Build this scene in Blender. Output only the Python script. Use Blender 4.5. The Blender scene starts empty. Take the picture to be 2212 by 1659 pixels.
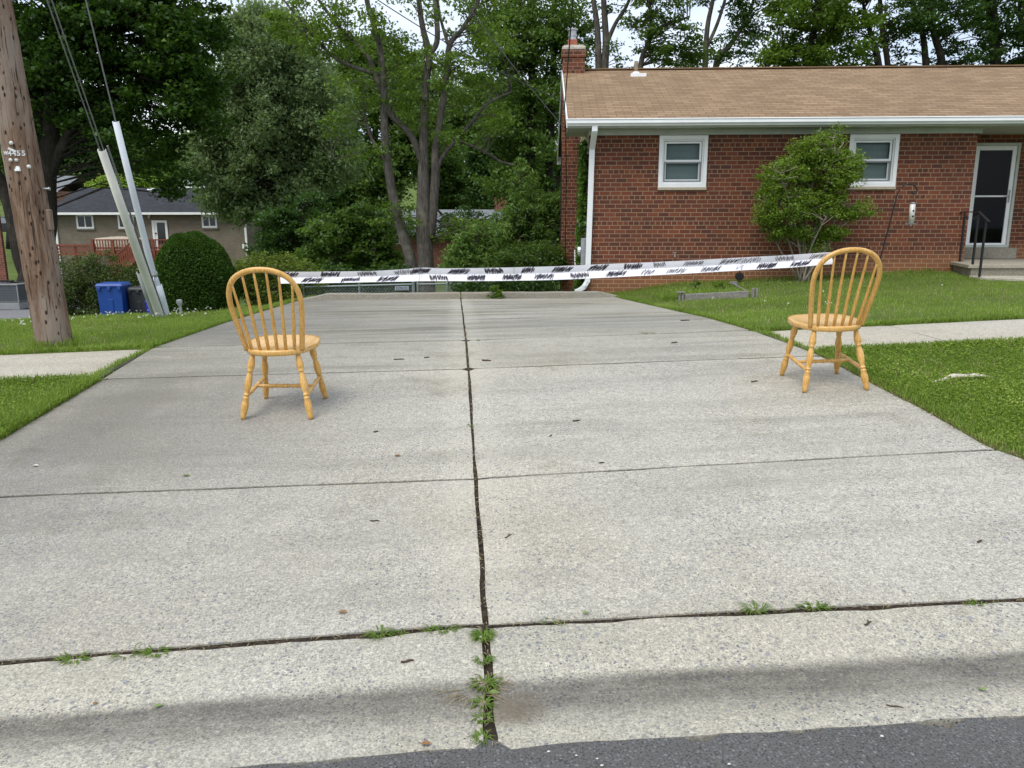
import bpy, bmesh, math, random
import numpy as np
from mathutils import Vector, Matrix
R = math.radians
scene = bpy.context.scene
col = scene.collection

# ------------------------------------------------------------------ camera
F, CX, CY = 1680.0, 1106.0, 829.5            # focal length and centre, in units of a 2212 px wide picture
PITCH, YAW, ROLL, CAMH = R(11.8), R(4.1), R(0.1), 1.55
fwd = Vector((math.sin(YAW)*math.cos(PITCH), math.cos(YAW)*math.cos(PITCH), -math.sin(PITCH)))
rt0 = Vector((math.cos(YAW), -math.sin(YAW), 0)); up0 = rt0.cross(fwd)
rt = rt0*math.cos(ROLL) - up0*math.sin(ROLL); up = up0*math.cos(ROLL) + rt0*math.sin(ROLL)
cam_o = Vector((0, 0, CAMH))
cd = bpy.data.cameras.new('camera'); camera = bpy.data.objects.new('camera', cd); col.objects.link(camera)
cd.sensor_fit = 'HORIZONTAL'; cd.sensor_width = 36; cd.lens = F/2212*36
cd.clip_start = 0.05; cd.clip_end = 2000
camera.matrix_world = Matrix(((rt.x, up.x, -fwd.x, 0), (rt.y, up.y, -fwd.y, 0), (rt.z, up.z, -fwd.z, CAMH), (0, 0, 0, 1)))
scene.camera = camera

# ------------------------------------------------------------------ light
SUN_EL, SUN_AZ = R(58), R(215)               # azimuth clockwise from +Y
world = bpy.data.worlds.new('World'); scene.world = world; world.use_nodes = True
wt = world.node_tree; wt.nodes.clear()
def wn(t): return wt.nodes.new(t)
sky = wn('ShaderNodeTexSky'); sky.sky_type = 'NISHITA'; sky.sun_disc = False
sky.sun_elevation = SUN_EL; sky.sun_rotation = SUN_AZ; sky.air_density = 1.2; sky.dust_density = 4.0; sky.ozone_density = 1.0
tc = wn('ShaderNodeTexCoord'); mp = wn('ShaderNodeMapping'); mp.inputs['Scale'].default_value = (1, 1, 2.2)
nz = wn('ShaderNodeTexNoise'); nz.inputs['Scale'].default_value = 2.6; nz.inputs['Detail'].default_value = 6; nz.inputs['Roughness'].default_value = .55
cr = wn('ShaderNodeValToRGB')
cr.color_ramp.elements[0].position = .3; cr.color_ramp.elements[0].color = (4.2, 5.2, 6.9, 1)
cr.color_ramp.elements[1].position = .78; cr.color_ramp.elements[1].color = (10.2, 10.4, 10.7, 1)
mx = wn('ShaderNodeMix'); mx.data_type = 'RGBA'; mx.inputs[0].default_value = .8
bg = wn('ShaderNodeBackground'); bg.inputs['Strength'].default_value = .1
wo = wn('ShaderNodeOutputWorld')
wt.links.new(tc.outputs['Generated'], mp.inputs[0]); wt.links.new(mp.outputs[0], nz.inputs['Vector'])
wt.links.new(nz.outputs['Fac'], cr.inputs[0]); wt.links.new(sky.outputs[0], mx.inputs[6]); wt.links.new(cr.outputs[0], mx.inputs[7])
wt.links.new(mx.outputs[2], bg.inputs['Color']); wt.links.new(bg.outputs[0], wo.inputs[0])
sd = bpy.data.lights.new('sun', 'SUN'); sd.energy = 1.4; sd.angle = R(30); sd.color = (1, .96, .9)
sun = bpy.data.objects.new('sun', sd); col.objects.link(sun)
sdir = Vector((math.sin(SUN_AZ)*math.cos(SUN_EL), math.cos(SUN_AZ)*math.cos(SUN_EL), math.sin(SUN_EL)))
sun.rotation_euler = sdir.to_track_quat('Z', 'Y').to_euler(); sun.location = sdir*60
scene.view_settings.view_transform = 'Standard'; scene.view_settings.look = 'None'
scene.view_settings.exposure = 0.72; scene.view_settings.gamma = 1
scene.cycles.max_bounces = 6; scene.cycles.transparent_max_bounces = 12
scene.cycles.diffuse_bounces = 3; scene.cycles.glossy_bounces = 3; scene.cycles.transmission_bounces = 4

# ------------------------------------------------------------------ ground heights
PY = [-30, 0, 1.9, 2.09, 2.36, 2.72, 4.12, 6.33, 7.74, 15, 15.2]
PZ = [.45, .03, -.014, -.018, -.022, .034, .157, .360, .386, .10, .10]
PSL = [.02, .02, .018, .018, .03, .045, .014, .013, .009, .0, .0]      # cross fall left and right of the centre joint
PSR = [.02, .02, .014, .014, .012, .010, .033, .023, .022, .0, .0]
def sst(a, b, t):
    t = np.clip((np.asarray(t, float)-a)/(b-a), 0, 1); return t*t*(3-2*t)
def G(x, y):
    x = np.asarray(x, float); y = np.asarray(y, float)
    z = np.interp(y, PY, PZ) + np.interp(y, PY, PSL)*np.clip(x, -2.95, 0) + np.interp(y, PY, PSR)*np.clip(x, 0, 3.1)
    xr = np.clip(x-3.1, 0, 14); xl = np.clip(x+2.95, -40, 0)
    z = z + xr*np.interp(y, [1, 2.72, 7.6, 15.6, 30], [.02, .025, .036, .055, .0])
    z = z + xl*np.interp(y, [1, 2.72, 7.6, 13, 30], [.02, .025, .03, .035, .01])*np.where(xl < -6, .8, 1)
    z = z + .14*sst(12.3, 15.2, y)*sst(2.9, 4.5, x)
    ys = np.interp(x, [-4, -2.9, 2.45, 2.9, 3.2], [12.6, 15.25, 15.25, 16.5, 18])
    t = np.clip(y-ys, 0, None)
    z = z - 1.1*sst(0, 3.2, t) - .03*np.clip(t-3, 0, 50)
    z = z + .13*np.clip(y-85, 0, 130)
    return z
def g1(x, y): return float(G(x, y))
def ray(px, py): return (fwd*F + rt*(px-CX) - up*(py-CY)).normalized()
def at(px, py, Y):                            # the point seen at a pixel of the photo, on the vertical plane y = Y
    d = ray(px, py); return cam_o + d*(Y/d.y)
def hitg(px, py, tmax=110):                   # the point of the ground seen at a pixel
    d = ray(px, py); t = np.linspace(.5, tmax, 30000)
    i = int(np.argmax(CAMH + d.z*t < G(d.x*t, d.y*t))); return cam_o + d*float(t[i])
class Frame:                                  # a building's own axes: u along the front, v back, w up
    def __init__(s, o, deg):
        s.o = Vector(o); s.a = R(deg); s.U = Vector((math.cos(s.a), math.sin(s.a), 0)); s.V = Vector((-math.sin(s.a), math.cos(s.a), 0))
    def loc(s, px, py, v=0):
        d = ray(px, py); q = cam_o - s.o; t = (v - q.dot(s.V))/d.dot(s.V); p = q + d*t
        return Vector((p.dot(s.U), v, p.z))
    def world(s, u, v, w): return s.o + s.U*u + s.V*v + Vector((0, 0, w))

# ------------------------------------------------------------------ objects
def tag(o, label=None, cat=None, group=None, kind=None):
    if label: o['label'] = label
    if cat: o['category'] = cat
    if group: o['group'] = group
    if kind: o['kind'] = kind
    return o
def empty(name, loc=(0, 0, 0), rz=0, label=None, cat=None, group=None):
    o = bpy.data.objects.new(name, None); col.objects.link(o); o.location = loc; o.rotation_euler = (0, 0, rz)
    o.empty_display_size = .1
    return tag(o, label, cat, group)
def link(name, me, mats, parent=None, smooth=False):
    if not isinstance(mats, (list, tuple)): mats = [mats]
    for m in mats: me.materials.append(m)
    if smooth: me.polygons.foreach_set('use_smooth', np.ones(len(me.polygons), bool))
    o = bpy.data.objects.new(name, me); col.objects.link(o)
    if parent: o.parent = parent
    return o
class MB:
    def __init__(s): s.v = []; s.f = []; s.m = []
    def add(s, vs, fs, mi=0):
        b = len(s.v); s.v += [tuple(p) for p in vs]
        for f in fs: s.f.append(tuple(i+b for i in f)); s.m.append(mi)
        return s
    def box(s, a, b, mi=0):
        (x0, y0, z0), (x1, y1, z1) = a, b
        x0, x1 = min(x0, x1), max(x0, x1); y0, y1 = min(y0, y1), max(y0, y1); z0, z1 = min(z0, z1), max(z0, z1)
        return s.add([(x0, y0, z0), (x1, y0, z0), (x1, y1, z0), (x0, y1, z0), (x0, y0, z1), (x1, y0, z1), (x1, y1, z1), (x0, y1, z1)],
                     [(0, 3, 2, 1), (4, 5, 6, 7), (0, 1, 5, 4), (1, 2, 6, 5), (2, 3, 7, 6), (3, 0, 4, 7)], mi)
    def beam(s, a, b, w, h, mi=0, upv=(0, 0, 1)):      # a rectangular bar from a to b
        a, b = Vector(a), Vector(b); d = (b-a).normalized(); u = Vector(upv)
        if abs(d.dot(u)) > .95: u = Vector((0, 1, 0))
        sd_ = d.cross(u).normalized(); u = sd_.cross(d)
        p = [sd_*(i*w/2)+u*(j*h/2) for i, j in ((-1, -1), (1, -1), (1, 1), (-1, 1))]
        return s.add([a+q for q in p]+[b+q for q in p], [(0, 1, 2, 3), (7, 6, 5, 4), (0, 4, 5, 1), (1, 5, 6, 2), (2, 6, 7, 3), (3, 7, 4, 0)], mi)
    def tube(s, pts, rad, n=8, mi=0, caps=True, flat=1.0):
        pts = [Vector(p) for p in pts]; k = len(pts)
        if not hasattr(rad, '__len__'): rad = [rad]*k
        vs = []; fs = []; prev = None
        for i in range(k):
            t = (pts[min(i+1, k-1)]-pts[max(i-1, 0)]).normalized()
            if prev is None:
                u = Vector((0, 0, 1)) if abs(t.z) < .9 else Vector((0, 1, 0)); u = (u - t*u.dot(t)).normalized()
            else:
                u = prev - t*prev.dot(t); u = u.normalized() if u.length > 1e-6 else t.orthogonal().normalized()
            prev = u; w = t.cross(u)
            for j in range(n):
                a = 2*math.pi*j/n; vs.append(pts[i] + (u*math.cos(a)*flat + w*math.sin(a))*rad[i])
        for i in range(k-1):
            for j in range(n):
                fs.append((i*n+j, i*n+(j+1) % n, (i+1)*n+(j+1) % n, (i+1)*n+j))
        if caps: fs.append(tuple(range(n-1, -1, -1))); fs.append(tuple((k-1)*n+j for j in range(n)))
        return s.add(vs, fs, mi)
    def quad(s, a, b, c, d, mi=0): return s.add([a, b, c, d], [(0, 1, 2, 3)], mi)
    def prism(s, poly, z0, z1, mi=0):
        n = len(poly)
        return s.add([(x, y, z0) for x, y in poly]+[(x, y, z1) for x, y in poly],
                     [tuple(range(n-1, -1, -1)), tuple(range(n, 2*n))]+[(i, (i+1) % n, n+(i+1) % n, n+i) for i in range(n)], mi)
    def build(s, name, mats, parent=None, smooth=False, bevel=0, seg=1):
        me = bpy.data.meshes.new(name); me.from_pydata(s.v, [], s.f); me.update()
        if any(s.m): me.polygons.foreach_set('material_index', s.m)
        if bevel:
            bm = bmesh.new(); bm.from_mesh(me); bmesh.ops.recalc_face_normals(bm, faces=bm.faces)
            es = [e for e in bm.edges if len(e.link_faces) == 2 and e.calc_face_angle(0) > .6]
            bmesh.ops.bevel(bm, geom=es, offset=bevel, segments=seg, affect='EDGES', profile=.6, clamp_overlap=True)
            bm.to_mesh(me); bm.free()
        return link(name, me, mats, parent, smooth)
def fast(name, verts, k, mats, parent=None, smooth=False, mi=None):    # many separate k-sided faces
    verts = np.asarray(verts, np.float32).reshape(-1, 3); n = len(verts)//k
    me = bpy.data.meshes.new(name); me.vertices.add(n*k); me.vertices.foreach_set('co', verts.ravel())
    me.loops.add(n*k); me.loops.foreach_set('vertex_index', np.arange(n*k, dtype=np.int32))
    me.polygons.add(n); me.polygons.foreach_set('loop_start', np.arange(0, n*k, k, dtype=np.int32))
    if mi is not None: me.polygons.foreach_set('material_index', np.asarray(mi, np.int32))
    me.update(calc_edges=True)
    return link(name, me, mats, parent, smooth)
def gridmesh(name, X, Y, Z, mat, parent=None, skirt=0):
    h, w = X.shape; v = np.stack([X, Y, Z], -1).reshape(-1, 3).tolist(); f = []
    for i in range(h-1):
        for j in range(w-1): f.append((i*w+j, i*w+j+1, (i+1)*w+j+1, (i+1)*w+j))
    if skirt:
        ring = [j for j in range(w)]+[i*w+w-1 for i in range(1, h)]+[(h-1)*w+j for j in range(w-2, -1, -1)]+[i*w for i in range(h-2, 0, -1)]
        b = len(v); v += [(v[i][0], v[i][1], v[i][2]-skirt) for i in ring]; n = len(ring)
        f += [(ring[(i+1) % n], ring[i], b+i, b+(i+1) % n) for i in range(n)]
    me = bpy.data.meshes.new(name); me.from_pydata(v, [], f); me.update()
    return link(name, me, mat, parent, True)
def text_mesh(name, body, size, mat, parent, M, depth=.002, bold=0):
    c = bpy.data.curves.new(name, 'FONT'); c.body = body; c.size = size; c.extrude = depth; c.align_x = 'CENTER'; c.align_y = 'CENTER'; c.offset = bold
    t = bpy.data.objects.new(name, c); col.objects.link(t); dg = bpy.context.evaluated_depsgraph_get()
    me = bpy.data.meshes.new_from_object(t.evaluated_get(dg)); bpy.data.objects.remove(t); bpy.data.curves.remove(c)
    me.transform(M); me.materials.clear(); return link(name, me, mat, parent)

# ------------------------------------------------------------------ materials
class NT:
    def __init__(s, name):
        s.m = bpy.data.materials.new(name); s.m.use_nodes = True; s.t = s.m.node_tree; s.t.nodes.clear()
        s.out = s.t.nodes.new('ShaderNodeOutputMaterial')
    def n(s, typ, ins=None, **at_):
        nd = s.t.nodes.new('ShaderNode'+typ)
        for k, v in at_.items(): setattr(nd, k, v)
        for k, v in (ins or {}).items():
            if hasattr(v, 'bl_idname') or isinstance(v, bpy.types.NodeSocket): s.t.links.new(v, nd.inputs[k])
            else: nd.inputs[k].default_value = v
        return nd
    def coord(s, scale=(1, 1, 1), kind='Object', rot=(0, 0, 0)):
        c = s.n('TexCoord'); return s.n('Mapping', {0: c.outputs[kind], 'Scale': scale, 'Rotation': rot}).outputs[0]
    def noise(s, vec, scale, detail=3, rough=.5, out='Fac', dist=0):
        return s.n('TexNoise', {'Vector': vec, 'Scale': scale, 'Detail': detail, 'Roughness': rough, 'Distortion': dist}).outputs[out]
    def ramp(s, fac, stops, interp='LINEAR'):
        nd = s.n('ValToRGB', {0: fac}); e = nd.color_ramp.elements; nd.color_ramp.interpolation = interp
        while len(e) < len(stops): e.new(.5)
        for q, (p, c) in zip(e, stops):
            q.position = p; q.color = (c, c, c, 1) if not hasattr(c, '__len__') else (*c[:3], 1)
        return nd.outputs[0]
    def mix(s, fac, a, b, blend='MIX'):
        nd = s.n('Mix', data_type='RGBA', blend_type=blend)
        for i, v in ((0, fac), (6, a), (7, b)):
            if isinstance(v, bpy.types.NodeSocket): s.t.links.new(v, nd.inputs[i])
            else: nd.inputs[i].default_value = v if i == 0 else (*v[:3], 1)
        return nd.outputs[2]
    def math(s, op, a, b=0, clamp=False): 
        nd = s.n('Math', operation=op, use_clamp=clamp)
        for i, v in ((0, a), (1, b)):
            if isinstance(v, bpy.types.NodeSocket): s.t.links.new(v, nd.inputs[i])
            else: nd.inputs[i].default_value = v
        return nd.outputs[0]
    def bump(s, h, strength=.3, dist=.01, nrm=None):
        i = {'Height': h, 'Strength': strength, 'Distance': dist}
        if nrm is not None: i['Normal'] = nrm
        return s.n('Bump', i).outputs[0]
    def done(s, color, rough=.6, nrm=None, spec=.4, metal=0, **kw):
        i = {'Base Color': color if isinstance(color, bpy.types.NodeSocket) else (*color[:3], 1), 'Roughness': rough, 'Specular IOR Level': spec, 'Metallic': metal}
        if nrm is not None: i['Normal'] = nrm
        i.update(kw); b = s.n('BsdfPrincipled', i); s.t.links.new(b.outputs[0], s.out.inputs[0]); return s.m
def plain(name, c, rough=.5, var=.12, scale=8, spec=.4, metal=0, bump=0, bscale=60):
    t = NT(name); v = t.coord(); f = t.noise(v, scale, 4, .6)
    lo = tuple(k*(1-var) for k in c); hi = tuple(min(1, k*(1+var)) for k in c)
    cc = t.ramp(f, [(.3, lo), (.7, hi)])
    nr = t.bump(t.noise(v, bscale, 3), bump, .004) if bump else None
    return t.done(cc, rough, nr, spec, metal)
def leafmat(name, a, b, hi=None, trans=.35, gloss=.02, patch=.35, ps=.5):
    t = NT(name); g = t.n('NewGeometry'); v = t.coord(kind='Object')
    rn = g.outputs['Random Per Island']
    f = t.math('ADD', t.math('MULTIPLY', rn, 1-patch), t.math('MULTIPLY', t.ramp(t.noise(v, ps, 4, .6), [(.3, 0), (.7, 1)]), patch))
    st = [(.12, a), (.78, b)]
    if hi: st.append((.93, hi))
    c = t.ramp(f, st)
    d = t.n('BsdfDiffuse', {'Color': c}); tr = t.n('BsdfTranslucent', {'Color': t.mix(.5, c, (b[0]*1.6, b[1]*1.5, b[2]*.8))})
    gl = t.n('BsdfGlossy', {'Color': (.8, .85, .9, 1), 'Roughness': .45})
    m1 = t.n('MixShader', {0: trans, 1: d.outputs[0], 2: tr.outputs[0]}); m2 = t.n('MixShader', {0: gloss, 1: m1.outputs[0], 2: gl.outputs[0]})
    t.t.links.new(m2.outputs[0], t.out.inputs[0]); return t.m

def concrete_mat(name, c1, c2, pebble=1.0, streak=.0, gutter=False, dark=.0, ctr=False):
    t = NT(name); v = t.coord(); vs = t.coord((.35, 3.2, 1)); P = t.n('NewGeometry').outputs['Position']
    big = t.noise(v, .75, 5, .6); mid = t.noise(v, 7, 5, .7); fine = t.noise(v, 120, 4, .7); fine2 = t.noise(v, 300, 2, .6)
    c = t.mix(t.ramp(big, [(.32, 0), (.68, 1)]), c1, c2)
    c = t.mix(t.ramp(mid, [(.34, .5), (.56, 0)]), c, tuple(k*.74 for k in c1))
    # sand and fine gravel showing at the worn face, each grain its own tone
    wg = t.n('VectorMath', {0: v, 1: t.n('VectorMath', {0: t.noise(v, 60, 2, out='Color'), 1: (.012, .012, .012)}, operation='MULTIPLY').outputs[0]}, operation='ADD').outputs[0]
    for sc, am in ((95, .72), (55, .5), (170, .6)):
        vg = t.n('TexVoronoi', {'Vector': wg, 'Scale': sc, 'Randomness': 1.0}); rv = t.n('SeparateColor', {0: vg.outputs['Color']})
        gcol = t.ramp(rv.outputs[0], [(0, (.13, .13, .125)), (.2, (.25, .245, .225)), (.55, c1), (.8, c2), (1, (.76, .71, .58))])
        c = t.mix(t.math('MULTIPLY', t.ramp(vg.outputs['Distance'], [(.3, 1), (.6, .2)]), am), c, gcol)
    # weather staining: grey-green film in drawn-out patches
    stn = t.ramp(t.noise(vs, 1.1, 6, .62, dist=.4), [(.46, 0), (.68, 1)])
    c = t.mix(t.math('MULTIPLY', t.math('MULTIPLY', stn, t.ramp(t.noise(v, .55, 4, .6), [(.38, .35), (.6, 1)])), .5+streak*1.3), c, tuple(k*.5 for k in (c1[0]*.97, c1[1], c1[2]*.95)))
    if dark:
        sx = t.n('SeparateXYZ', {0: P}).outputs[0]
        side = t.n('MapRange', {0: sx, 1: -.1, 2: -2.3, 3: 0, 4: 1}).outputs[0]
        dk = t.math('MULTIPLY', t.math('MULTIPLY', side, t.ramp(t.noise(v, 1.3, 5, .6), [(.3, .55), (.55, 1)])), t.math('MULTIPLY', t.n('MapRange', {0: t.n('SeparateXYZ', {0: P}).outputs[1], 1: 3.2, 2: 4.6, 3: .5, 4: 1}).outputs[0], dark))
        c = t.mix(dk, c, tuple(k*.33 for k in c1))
    if ctr:      # the strip along the centre joint and by the slab edges stays cleaner; one pour is paler than the next
        sp_ = t.n('SeparateXYZ', {0: P}); ax_ = t.math('ABSOLUTE', t.math('ADD', t.math('SUBTRACT', sp_.outputs[0], .09), t.math('MULTIPLY', t.math('SUBTRACT', mid, .5), .12)))
        c = t.mix(t.n('MapRange', {0: ax_, 1: .10, 2: .24, 3: .3, 4: 0}).outputs[0], c, (.56, .53, .45))
        yy_ = t.math('ADD', sp_.outputs[1], t.math('MULTIPLY', t.math('SUBTRACT', t.noise(v, .9, 3), .5), .7))
        pr = t.math('MULTIPLY', t.n('MapRange', {0: yy_, 1: 10.15, 2: 10.35, 3: 1, 4: 0}).outputs[0], t.n('MapRange', {0: sp_.outputs[1], 1: 7.7, 2: 8.6, 3: 0, 4: 1}).outputs[0])
        c = t.mix(t.math('MULTIPLY', pr, t.ramp(t.noise(vs, .8, 4), [(.4, .1), (.62, .55)])), c, (.17, .165, .15))
    tint = t.ramp(t.noise(v, .42, 4, .55), [(.42, 0), (.62, .32)]); c = t.mix(tint, c, t.mix(1.0, c, (1.0, .90, .72), 'MULTIPLY'))
    c = t.mix(t.ramp(t.noise(v, 1.7, 6, .75), [(.57, 0), (.7, .5)]), c, t.mix(1.0, c, (.55, .52, .47), 'MULTIPLY'))
    # worn paste: light and dark sand grains
    c = t.mix(t.ramp(fine, [(.38, .55), (.5, 0)]), c, (c1[0]*.45, c1[1]*.45, c1[2]*.45))
    c = t.mix(t.ramp(fine, [(.53, 0), (.7, .5)]), c, (.62, .575, .47))
    c = t.mix(t.ramp(fine2, [(.33, .5), (.5, 0)]), c, (c1[0]*.42, c1[1]*.42, c1[2]*.43))
    # exposed stones
    wv = t.n('VectorMath', {0: v, 1: t.n('VectorMath', {0: t.noise(v, 30, 2, out='Color'), 1: (.02, .02, .02)}, operation='MULTIPLY').outputs[0]}, operation='ADD').outputs[0]
    for sc, thr, amt, cc in ((52, .24, .8, (.16, .165, .18)), (30, .2, .75, (.13, .14, .165)), (17, .125, .7, (.20, .21, .24)), (74, .22, .85, (.07, .07, .075))):
        vo = t.n('TexVoronoi', {'Vector': wv, 'Scale': sc, 'Randomness': 1.0})
        msk = t.math('MULTIPLY', t.ramp(vo.outputs['Distance'], [(thr, 1), (thr+.06, 0)]), t.ramp(t.n('SeparateColor', {0: vo.outputs['Color']}).outputs[0], [(.62, 0), (.66, 1)]))
        msk = t.math('MULTIPLY', t.math('MULTIPLY', msk, amt*pebble, True), t.ramp(t.noise(v, 2.2, 3), [(.36, .2), (.6, 1)]))
        c = t.mix(msk, c, cc)
    if gutter:      # dirt left along the flow line of the gutter
        sp = t.n('SeparateXYZ', {0: P}); yy = t.math('ADD', sp.outputs[1], t.math('MULTIPLY', t.math('SUBTRACT', t.noise(v, 1.1, 6, .7), .5), .10))
        b = t.math('MULTIPLY', t.n('MapRange', {0: yy, 1: 2.15, 2: 2.36, 3: 0, 4: 1}, interpolation_type='SMOOTHSTEP').outputs[0],
                   t.n('MapRange', {0: yy, 1: 2.39, 2: 2.46, 3: 1, 4: 0}, interpolation_type='SMOOTHSTEP').outputs[0])
        b = t.math('MULTIPLY', b, t.ramp(t.noise(v, 3, 4, .6), [(.2, .75), (.6, .95)]))
        b = t.math('MULTIPLY', b, t.ramp(t.noise(t.coord((1.2, 5, 1)), 2.2, 6, .7), [(.28, .5), (.62, .95)]))
        c = t.mix(b, c, t.mix(1.0, c, (.30, .295, .29), 'MULTIPLY')); c = t.mix(t.math('MULTIPLY', b, .35), c, (.085, .08, .074))
        c = t.mix(t.math('MULTIPLY', b, t.ramp(fine, [(.62, 0), (.7, .8)])), c, (.45, .44, .4))
        xo = t.math('SUBTRACT', sp.outputs[0], .17); yo = t.math('SUBTRACT', sp.outputs[1], 2.27)      # silt washed out of the centre joint
        dd = t.math('ADD', t.math('SQRT', t.math('ADD', t.math('MULTIPLY', xo, xo), t.math('MULTIPLY', t.math('MULTIPLY', yo, yo), 1.4))), t.math('MULTIPLY', t.math('SUBTRACT', t.noise(v, 11, 5, .7), .5), .22))
        c = t.mix(t.n('MapRange', {0: dd, 1: .02, 2: .13, 3: .75, 4: 0}).outputs[0], c, (.12, .095, .065))
    h = t.math('ADD', t.math('MULTIPLY', fine, .6), t.math('MULTIPLY', fine2, .3))
    return t.done(c, .9, t.bump(h, .35, .004), .25)

def asphalt_mat():
    t = NT('asphalt'); v = t.coord(); f = t.noise(v, 140, 3, .7); big = t.noise(v, 2, 4)
    c = t.mix(big, (.085, .083, .079), (.125, .122, .116))
    c = t.mix(t.ramp(f, [(.38, .9), (.5, 0)]), c, (.03, .03, .031))
    for sc, thr, cut, cc in ((75, .3, .55, (.2, .21, .225)), (48, .2, .84, (.26, .265, .26)), (110, .3, .6, (.13, .14, .15)), (20, .07, .9, (.4, .37, .29))):
        vo = t.n('TexVoronoi', {'Vector': v, 'Scale': sc})
        msk = t.math('MULTIPLY', t.ramp(vo.outputs['Distance'], [(thr, 1), (thr+.07, 0)]), t.ramp(t.n('SeparateColor', {0: vo.outputs['Color']}).outputs[0], [(cut, 0), (cut+.04, 1)]))
        c = t.mix(t.math('MULTIPLY', msk, .5), c, cc)
    return t.done(c, .85, t.bump(t.math('ADD', f, t.n('TexVoronoi', {'Vector': v, 'Scale': 75}).outputs['Distance']), .6, .006), .3)

def brick_mat(name, axis='x', c1=(.195, .058, .031), c2=(.115, .038, .025), mortar=(.35, .25, .15), course=.082, width=.212, header=6, msize=.0125, foot=False):
    t = NT(name); c = t.n('TexCoord').outputs['Object']; s = t.n('SeparateXYZ', {0: c})
    hv = t.n('CombineXYZ', {0: s.outputs[0 if axis == 'x' else 1], 1: s.outputs[2]}).outputs[0]
    w = t.n('VectorMath', {0: t.noise(hv, 9, 2, out='Color'), 1: (.006, .006, 0)}, operation='MULTIPLY').outputs[0]
    hv2 = t.n('VectorMath', {0: hv, 1: w}, operation='ADD').outputs[0]
    b = t.n('TexBrick', {'Vector': hv2, 'Color1': (0, 0, 0, 1), 'Color2': (1, 1, 1, 1), 'Mortar': (0.5, .5, .5, 1), 'Scale': 1.0, 'Mortar Size': msize/2, 'Mortar Smooth': .15,
                          'Bias': 0.0, 'Brick Width': width, 'Row Height': course}, offset=.5, offset_frequency=2, squash=.5 if header else 1, squash_frequency=header or 2)
    k = t.n('SeparateColor', {0: b.outputs['Color']}).outputs[0]
    bc = t.ramp(k, [(0, (c2[0]*.8, c2[1]*1.0, c2[2]*1.15)), (.18, c2), (.5, tuple((p+q)/2 for p, q in zip(c1, c2))), (.8, c1), (1, (c1[0]*1.15, c1[1]*1.25, c1[2]*1.1))])
    bc = t.mix(t.ramp(t.noise(hv, 45, 4, .7), [(.35, .45), (.7, 0)]), bc, tuple(q*.7 for q in c2))
    mc = t.mix(t.noise(hv, 25, 3), tuple(q*.75 for q in mortar), mortar)
    cc = t.mix(b.outputs['Fac'], bc, mc)
    if foot:     # red clay splashed on the lowest courses
        z = s.outputs[2]; dz = t.math('SUBTRACT', z, t.math('MULTIPLY', s.outputs[0], .066))
        e = t.n('MapRange', {0: t.math('ADD', dz, t.math('MULTIPLY', t.noise(hv, 5, 3), .12)), 1: .62, 2: .4, 3: 0, 4: .6}).outputs[0]
        cc = t.mix(e, cc, t.mix(b.outputs['Fac'], (.3, .14, .065), (.48, .3, .16)))
    cc = t.mix(t.ramp(t.noise(hv, 1.1, 4), [(.35, .22), (.65, 0)]), cc, (.05, .03, .025))
    h = t.math('SUBTRACT', t.math('MULTIPLY', t.noise(hv, 60, 4), .25), b.outputs['Fac'])
    return t.done(cc, .85, t.bump(h, .6, .008), .25)

def shingle_mat(name, c1, c2, slot, course=.142, width=.31, along='x', amt=1.0):
    t = NT(name); c = t.n('TexCoord').outputs['UV']
    b = t.n('TexBrick', {'Vector': c, 'Color1': (0, 0, 0, 1), 'Color2': (1, 1, 1, 1), 'Mortar': (0, 0, 0, 1), 'Scale': 1.0, 'Mortar Size': .006, 'Mortar Smooth': .2, 'Brick Width': width, 'Row Height': course}, offset=.5, offset_frequency=2, squash=1)
    k = t.n('SeparateColor', {0: b.outputs['Color']}).outputs[0]
    cc = t.mix(t.math('MULTIPLY', k, amt), c1, c2)
    cc = t.mix(t.ramp(t.noise(c, .9, 5, .65), [(.35, .5), (.65, 0)]), cc, tuple(q*.72 for q in c1))
    cc = t.mix(t.ramp(t.noise(c, 160, 3, .7), [(.35, .5), (.6, 0)]), cc, tuple(q*.55 for q in c1))
    s = t.n('SeparateXYZ', {0: c}); fr = t.math('FRACT', t.math('DIVIDE', s.outputs[1], course))
    edge = t.ramp(fr, [(0, 1), (.16, .7), (.24, 0)]); 
    cc = t.mix(t.math('MULTIPLY', edge, .55), cc, slot); cc = t.mix(t.math('MULTIPLY', b.outputs['Fac'], .85), cc, slot)
    h = t.math('SUBTRACT', t.math('SUBTRACT', 1, fr), t.math('MULTIPLY', b.outputs['Fac'], .5))
    return t.done(cc, .9, t.bump(t.math('ADD', h, t.math('MULTIPLY', t.noise(c, 160, 2), .2)), .5, .012), .2)

def wood_mat(name, c1, c2, rough=.35, scale=(6, 6, 1.2), coat=.3, grey=False, kind='Object'):
    t = NT(name); v = t.coord(scale, kind)
    f = t.noise(v, 4, 5, .6, dist=.8); g = t.noise(t.coord((scale[0]*14, scale[1]*14, scale[2]*.8), kind), 3, 3, .6)
    c = t.mix(t.ramp(f, [(.35, 0), (.65, 1)]), c1, c2); c = t.mix(t.ramp(g, [(.4, .6), (.55, 0)]), c, (c1[0]*.55, c1[1]*.48, c1[2]*.42))
    return t.done(c, rough, t.bump(g, .12, .002), .4, **({'Coat Weight': coat, 'Coat Roughness': .25} if coat else {}))

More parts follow.
